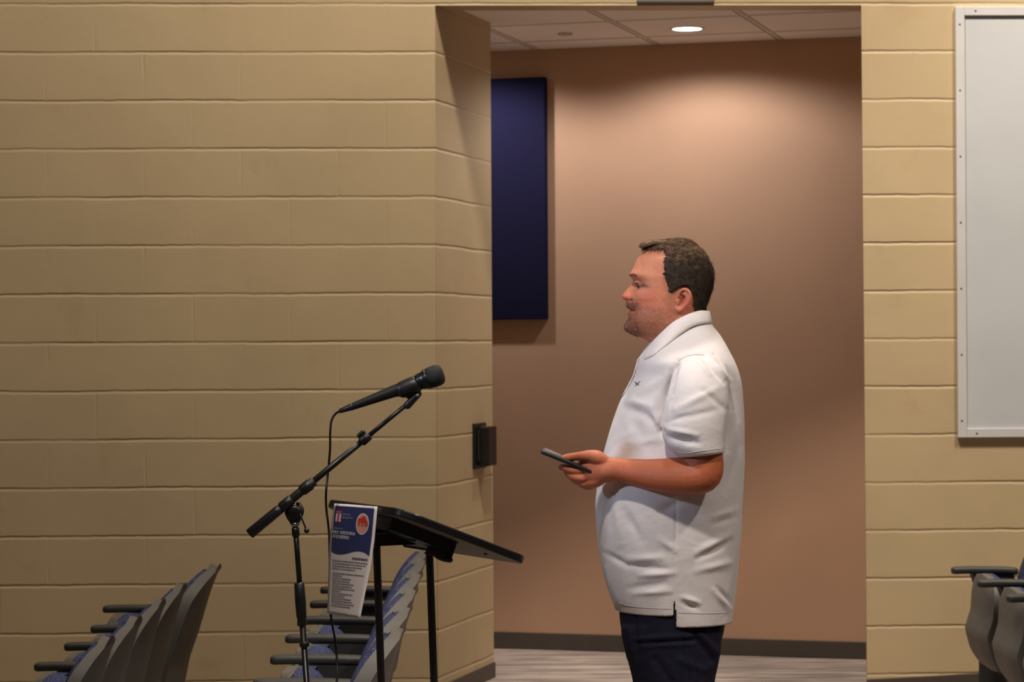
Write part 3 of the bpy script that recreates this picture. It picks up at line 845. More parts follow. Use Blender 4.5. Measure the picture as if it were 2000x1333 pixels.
# ---- head: rings in profile coordinates
XF = [(471.5, 1318, 1328), (473, 1300, 1340), (476, 1286, 1349), (482, 1270, 1358), (491, 1257, 1368), (506, 1244.5, 1378), (524, 1236.5, 1386), (532, 1232.5, 1388.5),
      (537, 1231, 1389), (543, 1233.5, 1388.5), (549, 1236.5, 1388), (556, 1237.5, 1387), (562, 1237, 1386), (571, 1235, 1384.5), (578, 1232, 1382), (584, 1229.5, 1380.5), (588, 1230.0, 1379),
      (597, 1229.5, 1377), (607.5, 1229.5, 1376), (619, 1229, 1376), (631, 1227.5, 1377), (640, 1227.5, 1378),
      (646, 1230, 1379), (651, 1235, 1380), (656, 1243.5, 1382), (661, 1254, 1383), (667, 1266, 1384), (676, 1274, 1386), (700, 1276, 1390), (735, 1272, 1400)]
HWT = [(471.5, .008), (473, .030), (476, .042), (482, .054), (491, .063), (506, .071), (524, .0765), (540, .0785), (556, .0785), (571, .078), (585, .077), (600, .0755), (615, .074), (631, .071), (645, .067), (656, .064), (667, .0625), (676, .063), (700, .070), (735, .10)]
PF = [(471, 2.0), (500, 2.1), (530, 2.35), (556, 2.35), (580, 2.15), (605, 2.1), (630, 2.15), (650, 2.0), (735, 2.0)]
NOSE = [(545, 0), (549, .5), (553, 3.2), (558, 7), (562, 9.5), (567, 13.2), (571, 15.5), (575, 17.2), (578.5, 17.6), (581.5, 16), (584, 13.0), (586.3, 7.0), (588.5, 2.2), (592, 0)]
NW = [(545, .008), (556, .0075), (565, .009), (572, .0125), (579, .0165), (586, .0165), (592, .015)]
LIPS = [(585, 0), (588, -3.5), (592, -5.6), (597, -6.0), (601, -3.6), (604, -.6), (607.5, 1.5), (611, -3.2), (615, -3.4), (619, -.6), (624, -.8), (631, -3.8), (638, -7.0), (645, -7.4), (651, -5.0), (656, -1.5), (659, 0)]
def gauss(d, s): return math.exp(-(d / s) ** 2)
def head_point(py, th, off=0.):
    """th 0 = front, pi = back; off = shell offset outward in metres"""
    xf, xb = interp(XF, py); hw = interp(HWT, py)[0]; p = interp(PF, py)[0]; q = 2.1
    s = 1 / 750.
    tm = .56
    xm = xf + (xb - xf) * tm
    c, sn = math.cos(th), abs(math.sin(th))
    if c >= 0: px = xm - (xm - xf) * c ** (2 / p); y = hw * sn ** (2 / p)
    else: px = xm + (xb - xm) * (-c) ** (2 / q); y = hw * sn ** (2 / q)
    ys = y
    front = max(0., 1 - (px - xf) / (xm - xf)) if c >= 0 else 0.
    # nose
    N = interp(NOSE, py)[0] if 545 <= py <= 592 else 0
    if N and c > 0:
        nw = interp(NW, py)[0]
        px -= N * gauss(ys, nw) * 1.0
    if 585 < py < 659 and c > 0:
        k = interp(LIPS, py)[0]; w0 = .021 if py < 622 else .026
        px += k * math.exp(-(ys / w0) ** 2.6)
    if N and c > 0:
        # wings of the nose
        px -= 6.0 * gauss(py - 580.5, 5.0) * gauss(ys - .0155, .0062)
    if c > 0:
        # eye socket, brow ridge, cheek, mouth corner
        k = gauss(py - 556, 9.5) * gauss(ys - .034, .017); px += 6.2 * k; y -= .0045 * k
        k = gauss(py - 538, 6.0) * gauss(ys - .030, .026); px -= 2.2 * k; y += .0015 * k
        k = gauss(py - 577, 12.) * gauss(ys - .050, .016); px -= 2.2 * k; y += .0022 * k
        k = gauss(py - 607, 3.2) * gauss(ys - .018, .014); px += 3.0 * k
        k = gauss(py - 607, 7.0) * gauss(ys - .029, .006); px += 3.2 * k
        k = gauss(py - (586 + (ys - .02) * 900), 5.0) * gauss(ys - .029, .009); px += 1.8 * k
        k = gauss(py - 640, 12.) * gauss(ys - .012, .014); px -= 1.0 * k
        k = gauss(py - 622, 18.) * gauss(ys - .058, .018); y += .0035 * k
    # temple hollow, jaw underside
    k = gauss(py - 530, 16.) * gauss(px - 1276, 20.); y -= .004 * k
    k = gauss(py - 636, 15.) * gauss(px - 1318, 24.); y += .003 * k
    sgn = 1 if math.sin(th) >= 0 else -1
    return px, y * sgn
def head3(py, th, off=0., lift=0.):
    px, y = head_point(py, th)
    p = mw(px, py, y)
    if off:
        e = .03
        a, b = head_point(py, th - e), head_point(py, th + e)
        pa, pb = mw(a[0], py, a[1]), mw(b[0], py, b[1])
        u_, d_ = max(472, py - 2), py + 2
        qa, qb = head_point(u_, th), head_point(d_, th)
        va, vb = mw(qa[0], u_, qa[1]), mw(qb[0], d_, qb[1])
        n_ = (pb - pa).cross(va - vb).normalized()
        cen_ = mw(1316, min(max(py, 510), 640), 0)
        if n_.dot(p - cen_) < 0: n_ = -n_
        p = p + n_ * off
    return p
NR = 112
pys = []
y_ = 471.5
while y_ < 735: pys.append(y_); y_ += .8 if y_ < 480 else (1.35 if y_ < 660 else 4.)
bm = bmesh.new()
ring_faces(bm, [[head3(py, 2 * math.pi * k / NR) for k in range(NR)] for py in pys])
# ears
def ear(sg):
    Y = lambda v: sg * v
    E = [(1325, 580, .077), (1327.5, 571, .080), (1334, 565.5, .085), (1342, 566.5, .089), (1347.5, 573, .0915), (1348, 582, .0905), (1344, 591, .087), (1338, 598, .083), (1331, 604, .079), (1325.5, 606, .077), (1322, 603, .075), (1322.5, 597, .074)]
    tube(bm, [mw(a, b, Y(c)) for a, b, c in E], [.0030, .0034, .0036, .0038, .0038, .0036, .0036, .0042, .0052, .0054, .0046, .0036], 10, 4)
    tube(bm, [mw(1334, 574, Y(.081)), mw(1341, 579, Y(.084)), mw(1340, 588, Y(.082)), mw(1334, 596, Y(.079))], [.0026, .0036, .0034, .003], 10, 3)
    tube(bm, [mw(1340, 570, Y(.079)), mw(1343, 583, Y(.079)), mw(1335, 597, Y(.074)), mw(1327, 603, Y(.070))], [(.0075, .0060), (.0085, .0060), (.0085, .006), (.006, .006)], 12, 3)
    tube(bm, [mw(1323.5, 588, Y(.0775)), mw(1324.5, 593, Y(.0775))], .0035, 10)
ear(-1); ear(1)
# eyelid domes
EYE = (1253.0, 559.5, .0385)
for sg in (-1, 1):
    c_ = mw(EYE[0], EYE[1], sg * EYE[2])
    r = bmesh.ops.create_uvsphere(bm, u_segments=28, v_segments=18, radius=.0128)
    for v in r['verts']: v.co = v.co + c_ + Vector((.0025, sg * -.001, 0))
    # lower bag and upper fold
    tube(bm, [mw(1243, 563, sg * .024), mw(1247, 566.5, sg * .034), mw(1256, 565.5, sg * .043)], [.0024, .0032, .0022], 10, 3)
    tube(bm, [mw(1240, 553.5, sg * .022), mw(1244, 550.8, sg * .033), mw(1258, 554.0, sg * .046)], [.0030, .0046, .0032], 10, 3)

# ---- trunk core
T_ = [(700, 1282, 1392, .09), (720, 1276, 1412, .12), (745, 1268, 1420, .14), (800, 1246, 1422, .150), (870, 1224, 1420, .16), (950, 1200, 1420, .175), (1050, 1198, 1414, .175), (1130, 1212, 1408, .17), (1175, 1228, 1400, .165)]
def ell_ring(px0, px1, py, hw, n=40, e=2.3, yc=0.):
    out = []
    for k in range(n):
        a = 2 * math.pi * k / n; c, s = math.cos(a), math.sin(a)
        sc = lambda v: abs(v) ** (2 / e) * (1 if v >= 0 else -1)
        out.append(mw((px0 + px1) / 2 + (px1 - px0) / 2 * sc(c), py, yc + hw * sc(s)))
    return out
ring_faces(bm, [ell_ring(a, b, py, h) for py, a, b, h in T_])

# ---- arms (left arm near the camera, bent at the elbow)
def tub(pts, rad, n=20, sm=5, **k): tube(bm, [mw(*p) for p in pts], rad, n, sm, **k)
K = 1 / 780.
tub([(1372, 745, -.15), (1372, 780, -.195), (1371, 830, -.230), (1373, 880, -.250), (1373, 912, -.256)], [.036, .042, .046, .0495, .049])
tub([(1374, 880, -.252), (1377, 912, -.258), (1372, 928, -.26), (1350, 930.5, -.256), (1320, 929.5, -.246), (1290, 929, -.232), (1262, 926, -.218), (1235, 921.5, -.203), (1212, 918, -.19), (1196, 917, -.182), (1186, 917.5, -.176)],
    [(.046, .050), (.047, .047), (.046, .047), (.045, .0495), (.043, .0485), (.040, .0450), (.035, .0400), (.030, .0350), (.027, .0315), (.026, .0310), (.027, .0320)], 24, 4)
# right arm hanging behind the trunk, forearm forward
tub([(1372, 745, .15), (1372, 790, .195), (1368, 850, .225), (1366, 905, .232)], [.036, .042, .046, .047])
tub([(1366, 895, .232), (1364, 925, .232), (1340, 942, .222), (1300, 950, .205), (1262, 952, .185), (1240, 952, .172)], [.046, .046, .044, .038, .031, .028])
# left hand: palm, thumb, four fingers round the phone
def hand():
    tub([(1196, 917, -.182), (1180, 918, -.174), (1165, 917, -.166), (1150, 918, -.158), (1139, 923, -.152)],
        [(.024, .031), (.026, .0345), (.027, .040), (.027, .0385), (.023, .030)], 24, 4)
    tub([(1172, 934, -.168), (1160, 940, -.162), (1150, 941, -.156)], [(.020, .018), (.021, .019), (.018, .014)], 18, 3)
    tub([(1182, 902, -.182), (1166, 894, -.184), (1150, 890.5, -.180)], [.015, .0185, .0150], 18, 3)
    # thumb
    tub([(1156, 891, -.184), (1140, 891, -.180), (1124, 892.5, -.172), (1110, 894.5, -.163), (1101.5, 895.5, -.158)], [.0150, .0125, .0108, .0105, .0088], 16, 3)
    # index: runs forward under the phone
    tub([(1142, 917, -.168), (1130, 920, -.172), (1116, 918.5, -.170), (1104, 914.5, -.163), (1096, 913, -.152)], [.0125, .0112, .0105, .0098, .0082], 16, 3)
    # middle
    tub([(1146, 932, -.166), (1134, 934.5, -.172), (1120, 931.5, -.168), (1110, 926, -.155), (1106, 920, -.138)], [.0122, .0112, .0104, .0095, .0082], 16, 3)
    # ring
    tub([(1152, 942, -.160), (1141, 945, -.165), (1128, 941, -.159), (1118, 934, -.146), (1115, 926, -.130)], [.0115, .0105, .0098, .009, .008], 16, 3)
    # little
    tub([(1160, 947, -.150), (1151, 951, -.154), (1140, 949, -.147), (1130, 942, -.136), (1126, 934, -.124)], [.0105, .0095, .0088, .0082, .0072], 16, 3)
hand()
# right hand closed loosely behind the trunk
tub([(1240, 952, .172), (1222, 951, .162), (1205, 948, .150)], [(.026, .030), (.026, .036), (.022, .030)], 20, 3)
for i, (a, b) in enumerate(((939, .150), (946, .152), (953, .150), (960, .146))):
    tub([(1207, a, b), (1196 + i, a + 1, b - .006), (1191 + 2 * i, a + 4, b - .022), (1198 + i, a + 6, b - .032)], [.0105, .010, .009, .008], 12, 3)
tub([(1226, 938, .150), (1212, 932, .140), (1202, 934, .130)], [.013, .011, .009], 12, 3)

def skin_material():
    m = NT('skin')
    at = m.n('ShaderNodeVertexColor', layer_name='tint')
    f = m.noise(120, 4, .6); g = m.noise(26, 3, .6)
    c = m.mix(m.math('MULTIPLY', m.step(f, .35, .65), .18), at.outputs[0], srgb(150, 70, 48))
    c = m.mix(m.math('MULTIPLY', m.step(g, .4, .7), .20), c, srgb(196, 96, 74))
    m.base(c)
    m.b.inputs['Roughness'].default_value = .48; m.b.inputs['Specular IOR Level'].default_value = .42
    m.b.inputs['Subsurface Weight'].default_value = .12; m.b.inputs['Subsurface Radius'].default_value = (.012, .005, .003)
    m.b.inputs['Subsurface Scale'].default_value = .5
    m.bump(m.noise(520, 3, .6), .0006); return m.m
M['skin'] = skin_material()
body = fuse('body', bm, .0019, 2, M['skin'])
# skin tint painted per vertex: the man's own colouring (ruddy cheeks, stubble, lips, brows), plus painted shade in eye, mouth, nostril and ear hollows
co = coords(body); px_, py_ = pixarr(co)
yy = co[:, 1]
base = np.array(srgb(222, 148, 114)[:3]); red = np.array(srgb(212, 104, 86)[:3]); beard = np.array(srgb(112, 84, 70)[:3]); lip = np.array(srgb(156, 66, 58)[:3]); browc = np.array(srgb(92, 62, 48)[:3])
arm = np.array(srgb(186, 104, 68)[:3]); thumbc = np.array(srgb(226, 142, 112)[:3])
col = np.tile(base, (len(co), 1))
G = lambda d, s: np.exp(-(d / s) ** 2)
def blend(w, c):
    global col
    w = np.clip(w, 0, 1)[:, None]; col = col * (1 - w) + c * w
headm = (py_ < 720) & (px_ > 1200)
blend((~headm) * 1., arm)
blend((~headm) * np.clip((1200 - px_) / 60, 0, .5) , thumbc)
blend(headm * .5 * G(px_ - 1262, 26) * G(py_ - 588, 24), red)
blend(headm * .8 * G(px_ - 1218, 12) * G(py_ - 576, 10), red)
blend(headm * .7 * G(px_ - 1338, 14) * G(py_ - 590, 22), red)
nz = np.array([noise.noise(Vector(p) * 240) for p in co[headm]]); NZ = np.zeros(len(co)); NZ[headm] = nz
sm = lambda v, a, b: np.clip((v - a) / (b - a), 0, 1)
bd_ = headm * sm(py_, 588, 603) * (1 - sm(py_, 655, 668)) * (1 - sm(px_, 1300, 1322))
cheekline = sm(py_ - (592 + (px_ - 1240) * .12), -4, 12)
side_b = headm * (1 - sm(py_, 640, 660)) * sm(py_, 566, 585) * sm(px_, 1290, 1306) * (1 - sm(px_, 1318, 1330))
bw = np.maximum(bd_ * cheekline * .55, side_b * .45)
goat = headm * np.maximum(G(px_ - 1230, 13) * sm(py_, 622, 634) * (1 - sm(py_, 652, 660)), G(px_ - 1228, 10) * G(py_ - 596, 6.5)) * .85
goat = np.maximum(goat, headm * G(px_ - 1243, 6) * G(py_ - 612, 14) * .55)
blend(np.maximum(bw, goat) * (.8 + .5 * NZ), beard)
lipw = headm * (np.abs(yy) < .026) * G(px_ - 1228, 7) * np.maximum(G(py_ - 603.5, 2.6), G(py_ - 612.5, 4.2))
blend(lipw * .85, lip)
blend(headm * G(py_ - 607.3, 1.6) * (px_ < 1241) * .9, np.array(srgb(62, 26, 24)[:3]))  # shade between the lips painted as a dark line
blend(headm * .6 * G(px_ - 1252, 13) * G(py_ - 556.5, 7), np.array(srgb(112, 60, 50)[:3]))  # eye socket shade under the brow, painted into the skin colour
blend(headm * .9 * G(px_ - 1257, 11) * G(py_ - 558.5 - (px_ - 1256) * .18, 2.7), np.array(srgb(58, 34, 28)[:3]))
blend(headm * .8 * G(px_ - 1233, 3.5) * G(py_ - 585, 2.4), np.array(srgb(70, 26, 22)[:3]))  # nostril hollow: its shade is painted on closed skin
blend(headm * .65 * G(px_ - 1333, 5) * G(py_ - 585, 9), np.array(srgb(120, 44, 36)[:3]))  # painted shade inside the bowl of the ear
ca = body.data.color_attributes.new('tint', 'FLOAT_COLOR', 'POINT')
ca.data.foreach_set('color', np.hstack([col, np.ones((len(col), 1))]).ravel())

vg = body.vertex_groups.new(name='limbs')
idx = [int(q) for q in np.nonzero(~headm)[0]]
vg.add(idx, 1.0, 'REPLACE')
md = body.modifiers.new('s', 'SMOOTH'); md.factor = .6; md.iterations = 9; md.vertex_group = 'limbs'
def child(name, bm, mat, parent=None, label=None, smooth=True, local=True):
    if local:
        for v in bm.verts: v.co -= MANO
    return link(name, bm, mat, parent or man, smooth, label)

# eyes
def eye_mat():
    m = NT('eye_white'); m.base(srgb(120, 96, 88)); m.b.inputs['Roughness'].default_value = .15; return m.m
M['eyewhite'] = eye_mat(); M['iris'] = simple('dark_iris', srgb(44, 30, 24), .1, .2, 900)
M['hair'] = None
for sg in (-1, 1):
    c_ = mw(EYE[0], EYE[1], sg * EYE[2]) + Vector((.0025, sg * -.001, 0))
    bm = bmesh.new(); r = bmesh.ops.create_uvsphere(bm, u_segments=32, v_segments=20, radius=1)
    for v in r['verts']:
        v.co = Vector((v.co.x * .0137, v.co.y * .0133, v.co.z * .0031)) + c_ + Vector((-.0003, 0, -.0006 - .0))
    e = child('eye', bm, M['eyewhite'])
    bm = bmesh.new(); r = bmesh.ops.create_uvsphere(bm, u_segments=20, v_segments=12, radius=1)
    for v in r['verts']: v.co = Vector((v.co.x * .0040, v.co.y * .0062, v.co.z * .0032)) + c_ + Vector((-.0108, sg * .0048, -.0006))
    child('iris', bm, M['iris'], e, 'dark iris')

# hair
def hair_material():
    m = NT('brown_hair'); 
    at = m.n('ShaderNodeVertexColor', layer_name='tint')
    m.base(m.mix(m.step(m.noise(160, 3, .6, m.coord((.4, 1, 1.4))), .3, .7), at.outputs[0], srgb(58, 44, 32)))
    m.b.inputs['Roughness'].default_value = .55; m.b.inputs['Specular IOR Level'].default_value = .3
    m.bump(m.noise(300, 4, .7, m.coord((.5, 1, 1.5))), .002); return m.m
M['hair'] = hair_material()
def hair_w(px, py, y):
    """how thick the hair is at a scalp point, 0..1"""
    if py < 493:
        lim = 1257 + max(0, (abs(y) - .03)) * 900
        w_ = min(1, max(0, (px - lim) / 7))
        w2 = min(1, max(0, (px - 1296) / 6)) if py > 489 else 1
        return w_ * w2 if py > 489 else w_
    fr = interp([(489, 1294), (500, 1297), (518, 1296), (534, 1294.5), (546, 1298), (557, 1302), (566, 1304), (573, 1307)], py)[0]
    fr += 5.0 * noise.noise(Vector((py * .35, y * 60, 1.3))) + 1.5 * noise.noise(Vector((py * 1.1, y * 60, 7.3)))
    w_ = min(1, max(0, (px - fr) / 8))
    # lower limit, rising in front of and over the ear, dropping behind it
    lowl = interp([(1300, 574), (1312, 573), (1322, 566), (1330, 561), (1342, 561), (1349, 570), (1352, 590), (1356, 612), (1390, 614)], px)[0]
    return w_ * min(1, max(0, (lowl - py) / 6))
def hair_t(px, py, y):
    base_ = interp([(471, 5.0), (490, 6.0), (520, 6.5), (555, 6.5), (585, 4.5), (612, 2.5)], py)[0]
    if px < 1300: base_ = min(base_, interp([(471, 5), (490, 5.5), (500, 3)], py)[0])
    return base_ / 750.
bm = bmesh.new(); hp = [p for p in pys if p < 618]; grid = []
hcol = []
for i, py in enumerate(hp):
    row = []
    for k in range(NR * 2):
        th = 2 * math.pi * k / (NR * 2); a, b = head_point(py, th); w_ = hair_w(a, py, b)
        if w_ <= 0: row.append(None); continue
        q0 = head3(py, th)
        ridge = .0011 * noise.noise(Vector((q0.x * 90, q0.y * 240, q0.z * 150))) + .0016 * noise.noise(Vector((q0.x * 50, q0.y * 70, q0.z * 60)))
        p = head3(py, th, -.001 + (hair_t(a, py, b) * 1.0 + ridge) * (1 - (1 - w_) ** 2.2))
        row.append(bm.verts.new(p))
    grid.append(row)
for r1, r2 in zip(grid, grid[1:]):
    n = len(r1)
    for k in range(n):
        q = (r1[k], r1[(k + 1) % n], r2[(k + 1) % n], r2[k])
        if all(v is not None for v in q): bm.faces.new(q)
top = [v for v in grid[0] if v is not None]
if len(top) > 3: bm.faces.new(top)
# tuft at the front
for j in range(11):
    y0 = (-.040 + .008 * j)
    tube(bm, [mw(1300, 474, y0), mw(1276, 473.5 + abs(j - 5) * .4, y0), mw(1258, 476 + abs(j - 5) * .7, y0 * .95), mw(1250 + abs(j - 5) * 1.1, 481 + abs(j - 5) * .6, y0 * .92)], [.0062, .0070, .0066, .0038], 10, 3)
# strands
def strand(bm, p, d1, d2, L, w):
    side = d1.cross(Vector((random.uniform(-1, 1), random.uniform(-1, 1), random.uniform(-1, 1)))).normalized()
    pts = [p, p + d1 * L * .5, p + d1 * L * .62 + d2 * L * .42]
    prev = None
    for q, ww in zip(pts, (w, w * .8, w * .15)):
        cur = [bm.verts.new(q + side * ww), bm.verts.new(q - side * ww), bm.verts.new(q + side.cross(d1) * ww)]
        if prev:
            for a in range(3): bm.faces.new((prev[a], prev[(a + 1) % 3], cur[(a + 1) % 3], cur[a]))
        prev = cur
cnt = 0; R_ = random.Random(11)
while cnt < 7500:
    py = R_.uniform(471.5, 614) if R_.random() < .8 else R_.uniform(471.5, 490); th = R_.uniform(0, 2 * math.pi)
    a, b = head_point(py, th); w_ = hair_w(a, py, b)
    if w_ < .12: continue
    p = head3(py, th, (hair_t(a, py, b)) * (1 - (1 - w_) ** 2) * R_.uniform(.35, .95)); n_ = (head3(py, th, .01) - head3(py, th, .001)).normalized()
    topness = max(0, min(1, (500 - py) / 25))
    # forward and slightly to the side on top, back and down at the sides
    d_top = Vector((-.9, -.15 * (1 if b < 0 else -1), .25)); d_side = Vector((.62, 0, -.75))
    d1 = (d_top * topness + d_side * (1 - topness)); d1 = (d1 - n_ * d1.dot(n_)).normalized()
    d1 = (d1 + n_ * R_.uniform(.10, .34) + Vector((R_.gauss(0, .16), R_.gauss(0, .16), R_.gauss(0, .16)))).normalized()
    d2 = (d1 - n_ * .45).normalized()
    L = R_.uniform(.009, .020) * (1 - .45 * max(0, min(1, (py - 560) / 45))) * (.5 + .5 * w_)
    strand(bm, p, d1, d2, L, R_.uniform(.0003, .0006)); cnt += 1
hair = child('hair', bm, M['hair'])
hc = coords(hair); hx, hy = pixarr(hc)
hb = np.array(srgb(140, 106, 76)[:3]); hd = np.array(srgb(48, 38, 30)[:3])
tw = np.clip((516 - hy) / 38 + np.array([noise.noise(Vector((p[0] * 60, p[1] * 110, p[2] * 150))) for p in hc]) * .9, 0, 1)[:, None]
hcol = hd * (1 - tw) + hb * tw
ca = hair.data.color_attributes.new('tint', 'FLOAT_COLOR', 'POINT')
ca.data.foreach_set('color', np.hstack([hcol, np.ones((len(hcol), 1))]).ravel())
# eyebrows
for sg in (-1, 1):
    bm = bmesh.new()
    for i in range(110):
        u = R_.random(); y = sg * (.012 + .036 * u)
        py = 539.5 - 2.5 * math.sin(u * math.pi * .8) + 3.5 * max(0, u - .7) + R_.uniform(-2.2, 2.2)
        # find the surface angle with this y
        lo_, hi_ = 0., math.pi * .5
        for _ in range(18):
            m2 = (lo_ + hi_) / 2
            if head_point(py, m2)[1] < abs(y): lo_ = m2
            else: hi_ = m2
        th = lo_ if sg > 0 else 2 * math.pi - lo_
        p = head3(py, th, .0006); n_ = (head3(py, th, .01) - p).normalized()
        d1 = (Vector((.35, sg * 1., .25)) ); d1 = (d1 - n_ * d1.dot(n_)).normalized(); d1 = (d1 + n_ * .25).normalized()
        strand(bm, p, d1, (d1 - n_ * .3).normalized(), R_.uniform(.006, .009), .00026)
    e = child('eyebrow', bm, simple('eyebrow_hair', srgb(126, 88, 66), .7))
# beard strands: short stubble on chin, lip and jaw
bm = bmesh.new(); cnt = 0
while cnt < 3600:
    py = R_.uniform(590, 657); th = R_.uniform(-1.75, 1.75)
    a, b = head_point(py, th)
    g_ = 0
    if a < 1247 and (py > 620 or py < 601): g_ = .9
    elif a < 1252 : g_ = .55
    elif a < 1318 and py > 594 + (a - 1240) * .12: g_ = .33
    if 601 < py < 618 and abs(b) < .022: g_ = 0
    if a > 1262 and py > 652: g_ = 0
    if R_.random() > g_: continue
    p = head3(py, th, .0002); n_ = (head3(py, th, .01) - p).normalized()
    d1 = Vector((.2, 0, -1)); d1 = (d1 - n_ * d1.dot(n_)).normalized(); d1 = (d1 + n_ * .5).normalized()
    strand(bm, p, d1, (d1 - n_ * .3).normalized(), R_.uniform(.0025, .005) * (1.3 if g_ > .8 else .8), .00022); cnt += 1
child('beard', bm, simple('short_beard_hair', srgb(120, 88, 68), .7), label='short greying brown beard')

# ---- polo shirt
def cloth(name, col, bump_d=.0006):
    m = NT(name); m.base(m.mix(m.step(m.noise(3, 3), .3, .7), col, tuple(c * .97 for c in col[:3]) + (1,)))
    m.b.inputs['Roughness'].default_value = .82; m.b.inputs['Specular IOR Level'].default_value = .2
    m.b.inputs['Sheen Weight'].default_value = .08
    n1 = m.bump(m.noise(9, 4, .55, m.coord((1, 1, 1.3)), .4), .010, .55)
    m.bump(m.noise(900, 2), bump_d, 1., n1); return m.m
M['shirt'] = cloth('white_pique_cotton', srgb(232, 226, 226))
M['collar_cloth'] = cloth('white_rib_collar', srgb(236, 230, 230), .0004)
bm = bmesh.new()
SH = [(630, 1302, 1387, .070), (640, 1294, 1394, .080), (650, 1286, 1402, .094), (662, 1276, 1410, .118), (676, 1265, 1418, .148), (690, 1254.5, 1425, .178), (710, 1244, 1435, .205), (735, 1238.5, 1443.5, .205), (760, 1225.5, 1448, .203),
      (785, 1211.5, 1450.5, .203), (810, 1202.5, 1452, .203), (840, 1193, 1452.5, .205), (865, 1186, 1452.5, .207), (900, 1176, 1452, .212), (950, 1166.5, 1451, .216), (985, 1163.5, 1449, .218), (1040, 1165.5, 1445.5, .218), (1090, 1171.5, 1442, .214), (1130, 1179.5, 1438, .210), (1165, 1190, 1433, .205), (1186, 1199, 1429.5, .202), (1205, 1206, 1427.5, .200)]
sh = catmull([list(r) for r in SH], 4)
def shirt_ring(r, n=96):
    py, x0, x1, hw = r; out = []
    for k in range(n):
        a = 2 * math.pi * k / n; c, s = math.cos(a), math.sin(a)
        e = 2.35
        sc = lambda v: abs(v) ** (2 / e) * (1 if v >= 0 else -1)
        # back is flatter, shoulders carry the cloth
        x = (x0 + x1) / 2 + (x1 - x0) / 2 * sc(c)
        y = hw * sc(s) * (1 + .05 * c)
        p = mw(x, py, 0); out.append(Vector((p.x, MAN + y, p.z)))
    return out
rings = [shirt_ring(r) for r in sh]
hemz_f = mw(1205, 1186.5, 0).z; hemz_b = mw(1427, 1207, 0).z
xs0, xs1 = mw(1318, 1200, -.2).x, mw(1318, 1200, -.2).x
for i in range(len(rings)):                 # last rings follow the hem, which is lower at the back
    t_ = max(0, (i - (len(rings) - 14)) / 13)
    for v in rings[i]:
        tgt = (hemz_f - .004 if v.x < xs0 else hemz_b) - .012
        v.z = v.z * (1 - t_) + (rings[i][0].z + (tgt - rings[-1][0].z)) * t_ if t_ < 1 else tgt
ring_faces(bm, rings)
# sleeves: near one follows the photo, far one mirrors it
SL = [(696, 1346, 1398, .165, .046, 0), (704, 1334, 1408, .178, .060, 0), (725, 1316, 1420.5, .197, .080, 0), (755, 1307, 1424, .218, .088, 0), (790, 1298.5, 1423, .234, .088, 0), (825, 1292.5, 1421.5, .245, .084, 0), (845, 1291.5, 1420.5, .250, .080, 0),
      (862, 1296, 1419, .252, .076, 0), (875, 1303, 1418, .254, .073, -1.5), (885, 1318, 1417, .256, .068, -3.5), (891, 1331, 1415.5, .257, .062, -5)]
for sg in (-1, 1):
    rr_ = []
    for py, x0, x1, yc, ry, tilt in catmull([list(r) for r in SL], 3):
        r_ = []
        for k in range(48):
            a = 2 * math.pi * k / 48; c, s = math.cos(a), math.sin(a)
            sc = lambda v: abs(v) ** (2 / 2.2) * (1 if v >= 0 else -1)
            r_.append(mw((x0 + x1) / 2 + (x1 - x0) / 2 * sc(c), py + tilt * sc(c), sg * yc + ry * sc(s)))
        rr_.append(r_)
    ring_faces(bm, rr_)
shirt = fuse('polo_shirt', bm, .0036, 5, M['shirt'])
# folds: segments in the photo's frame on the near side, amplitude in metres (+ ridge, - crease)
FOLDS = [(1222, 796, 1262, 812, 9, -.006), (1262, 812, 1280, 830, 8, -.006), (1220, 783, 1270, 792, 8, .004), (1240, 775, 1300, 735, 10, .004), (1292, 800, 1322, 722, 9, -.010), (1300, 770, 1324, 705, 5, -.008), (1324, 712, 1301, 775, 3.5, -.007), (1301, 775, 1291, 838, 3.5, -.008), (1333, 712, 1309, 775, 5, .004), (1309, 775, 1299, 832, 5, .004), (1275, 800, 1290, 846, 8, .006),
         (1286, 836, 1294, 850, 6, -.012), (1225, 800, 1262, 868, 11, -.004), (1235, 868, 1290, 858, 9, .004),
         (1300, 838, 1360, 850, 5, .0045), (1305, 855, 1362, 866, 6, -.0065), (1300, 825, 1340, 812, 5, -.003), (1320, 800, 1400, 760, 7, .0035), (1330, 818, 1405, 800, 7, -.0035), (1372, 700, 1415, 745, 6, -.007), (1384, 698, 1424, 742, 5, .005), (1395, 693, 1428, 738, 4, -.004), (1376, 765, 1418, 800, 6, -.004), (1360, 700, 1386, 730, 6, .004),
         (1326, 704, 1348, 695, 3, -.003), (1348, 695, 1372, 694, 3, -.003), (1422, 745, 1432, 800, 6, -.006), (1424, 800, 1420, 880, 5, -.007),
         (1205, 985, 1215, 1060, 10, .005), (1220, 1000, 1250, 1055, 9, -.005), (1180, 960, 1188, 1000, 7, -.004), (1290, 1000, 1330, 980, 9, -.004), (1180, 1080, 1225, 1105, 6, -.0045), (1225, 1105, 1300, 1112, 6, -.004), (1230, 1093, 1290, 1090, 8, .005), (1250, 1125, 1315, 1120, 6, .0045), (1230, 1150, 1300, 1140, 7, -.0035), (1240, 1160, 1310, 1155, 6, .0035), (1290, 1055, 1318, 1075, 7, .004),
         (1360, 1080, 1425, 1045, 7, .0045), (1362, 1092, 1428, 1058, 6, -.0045), (1362, 1115, 1425, 1100, 7, .004), (1395, 1155, 1424, 1190, 6, .0045), (1402, 1150, 1430, 1182, 5, -.004), (1335, 1168, 1365, 1178, 5, .0055), (1335, 1178, 1362, 1190, 5, -.004), (1395, 1010, 1440, 995, 6, .0035), (1395, 1025, 1438, 1012, 5, -.003), (1400, 940, 1440, 830, 9, .003), (1420, 960, 1445, 870, 7, -.003),
         (1320.5, 975, 1319, 1175, 2.2, -.0022)]
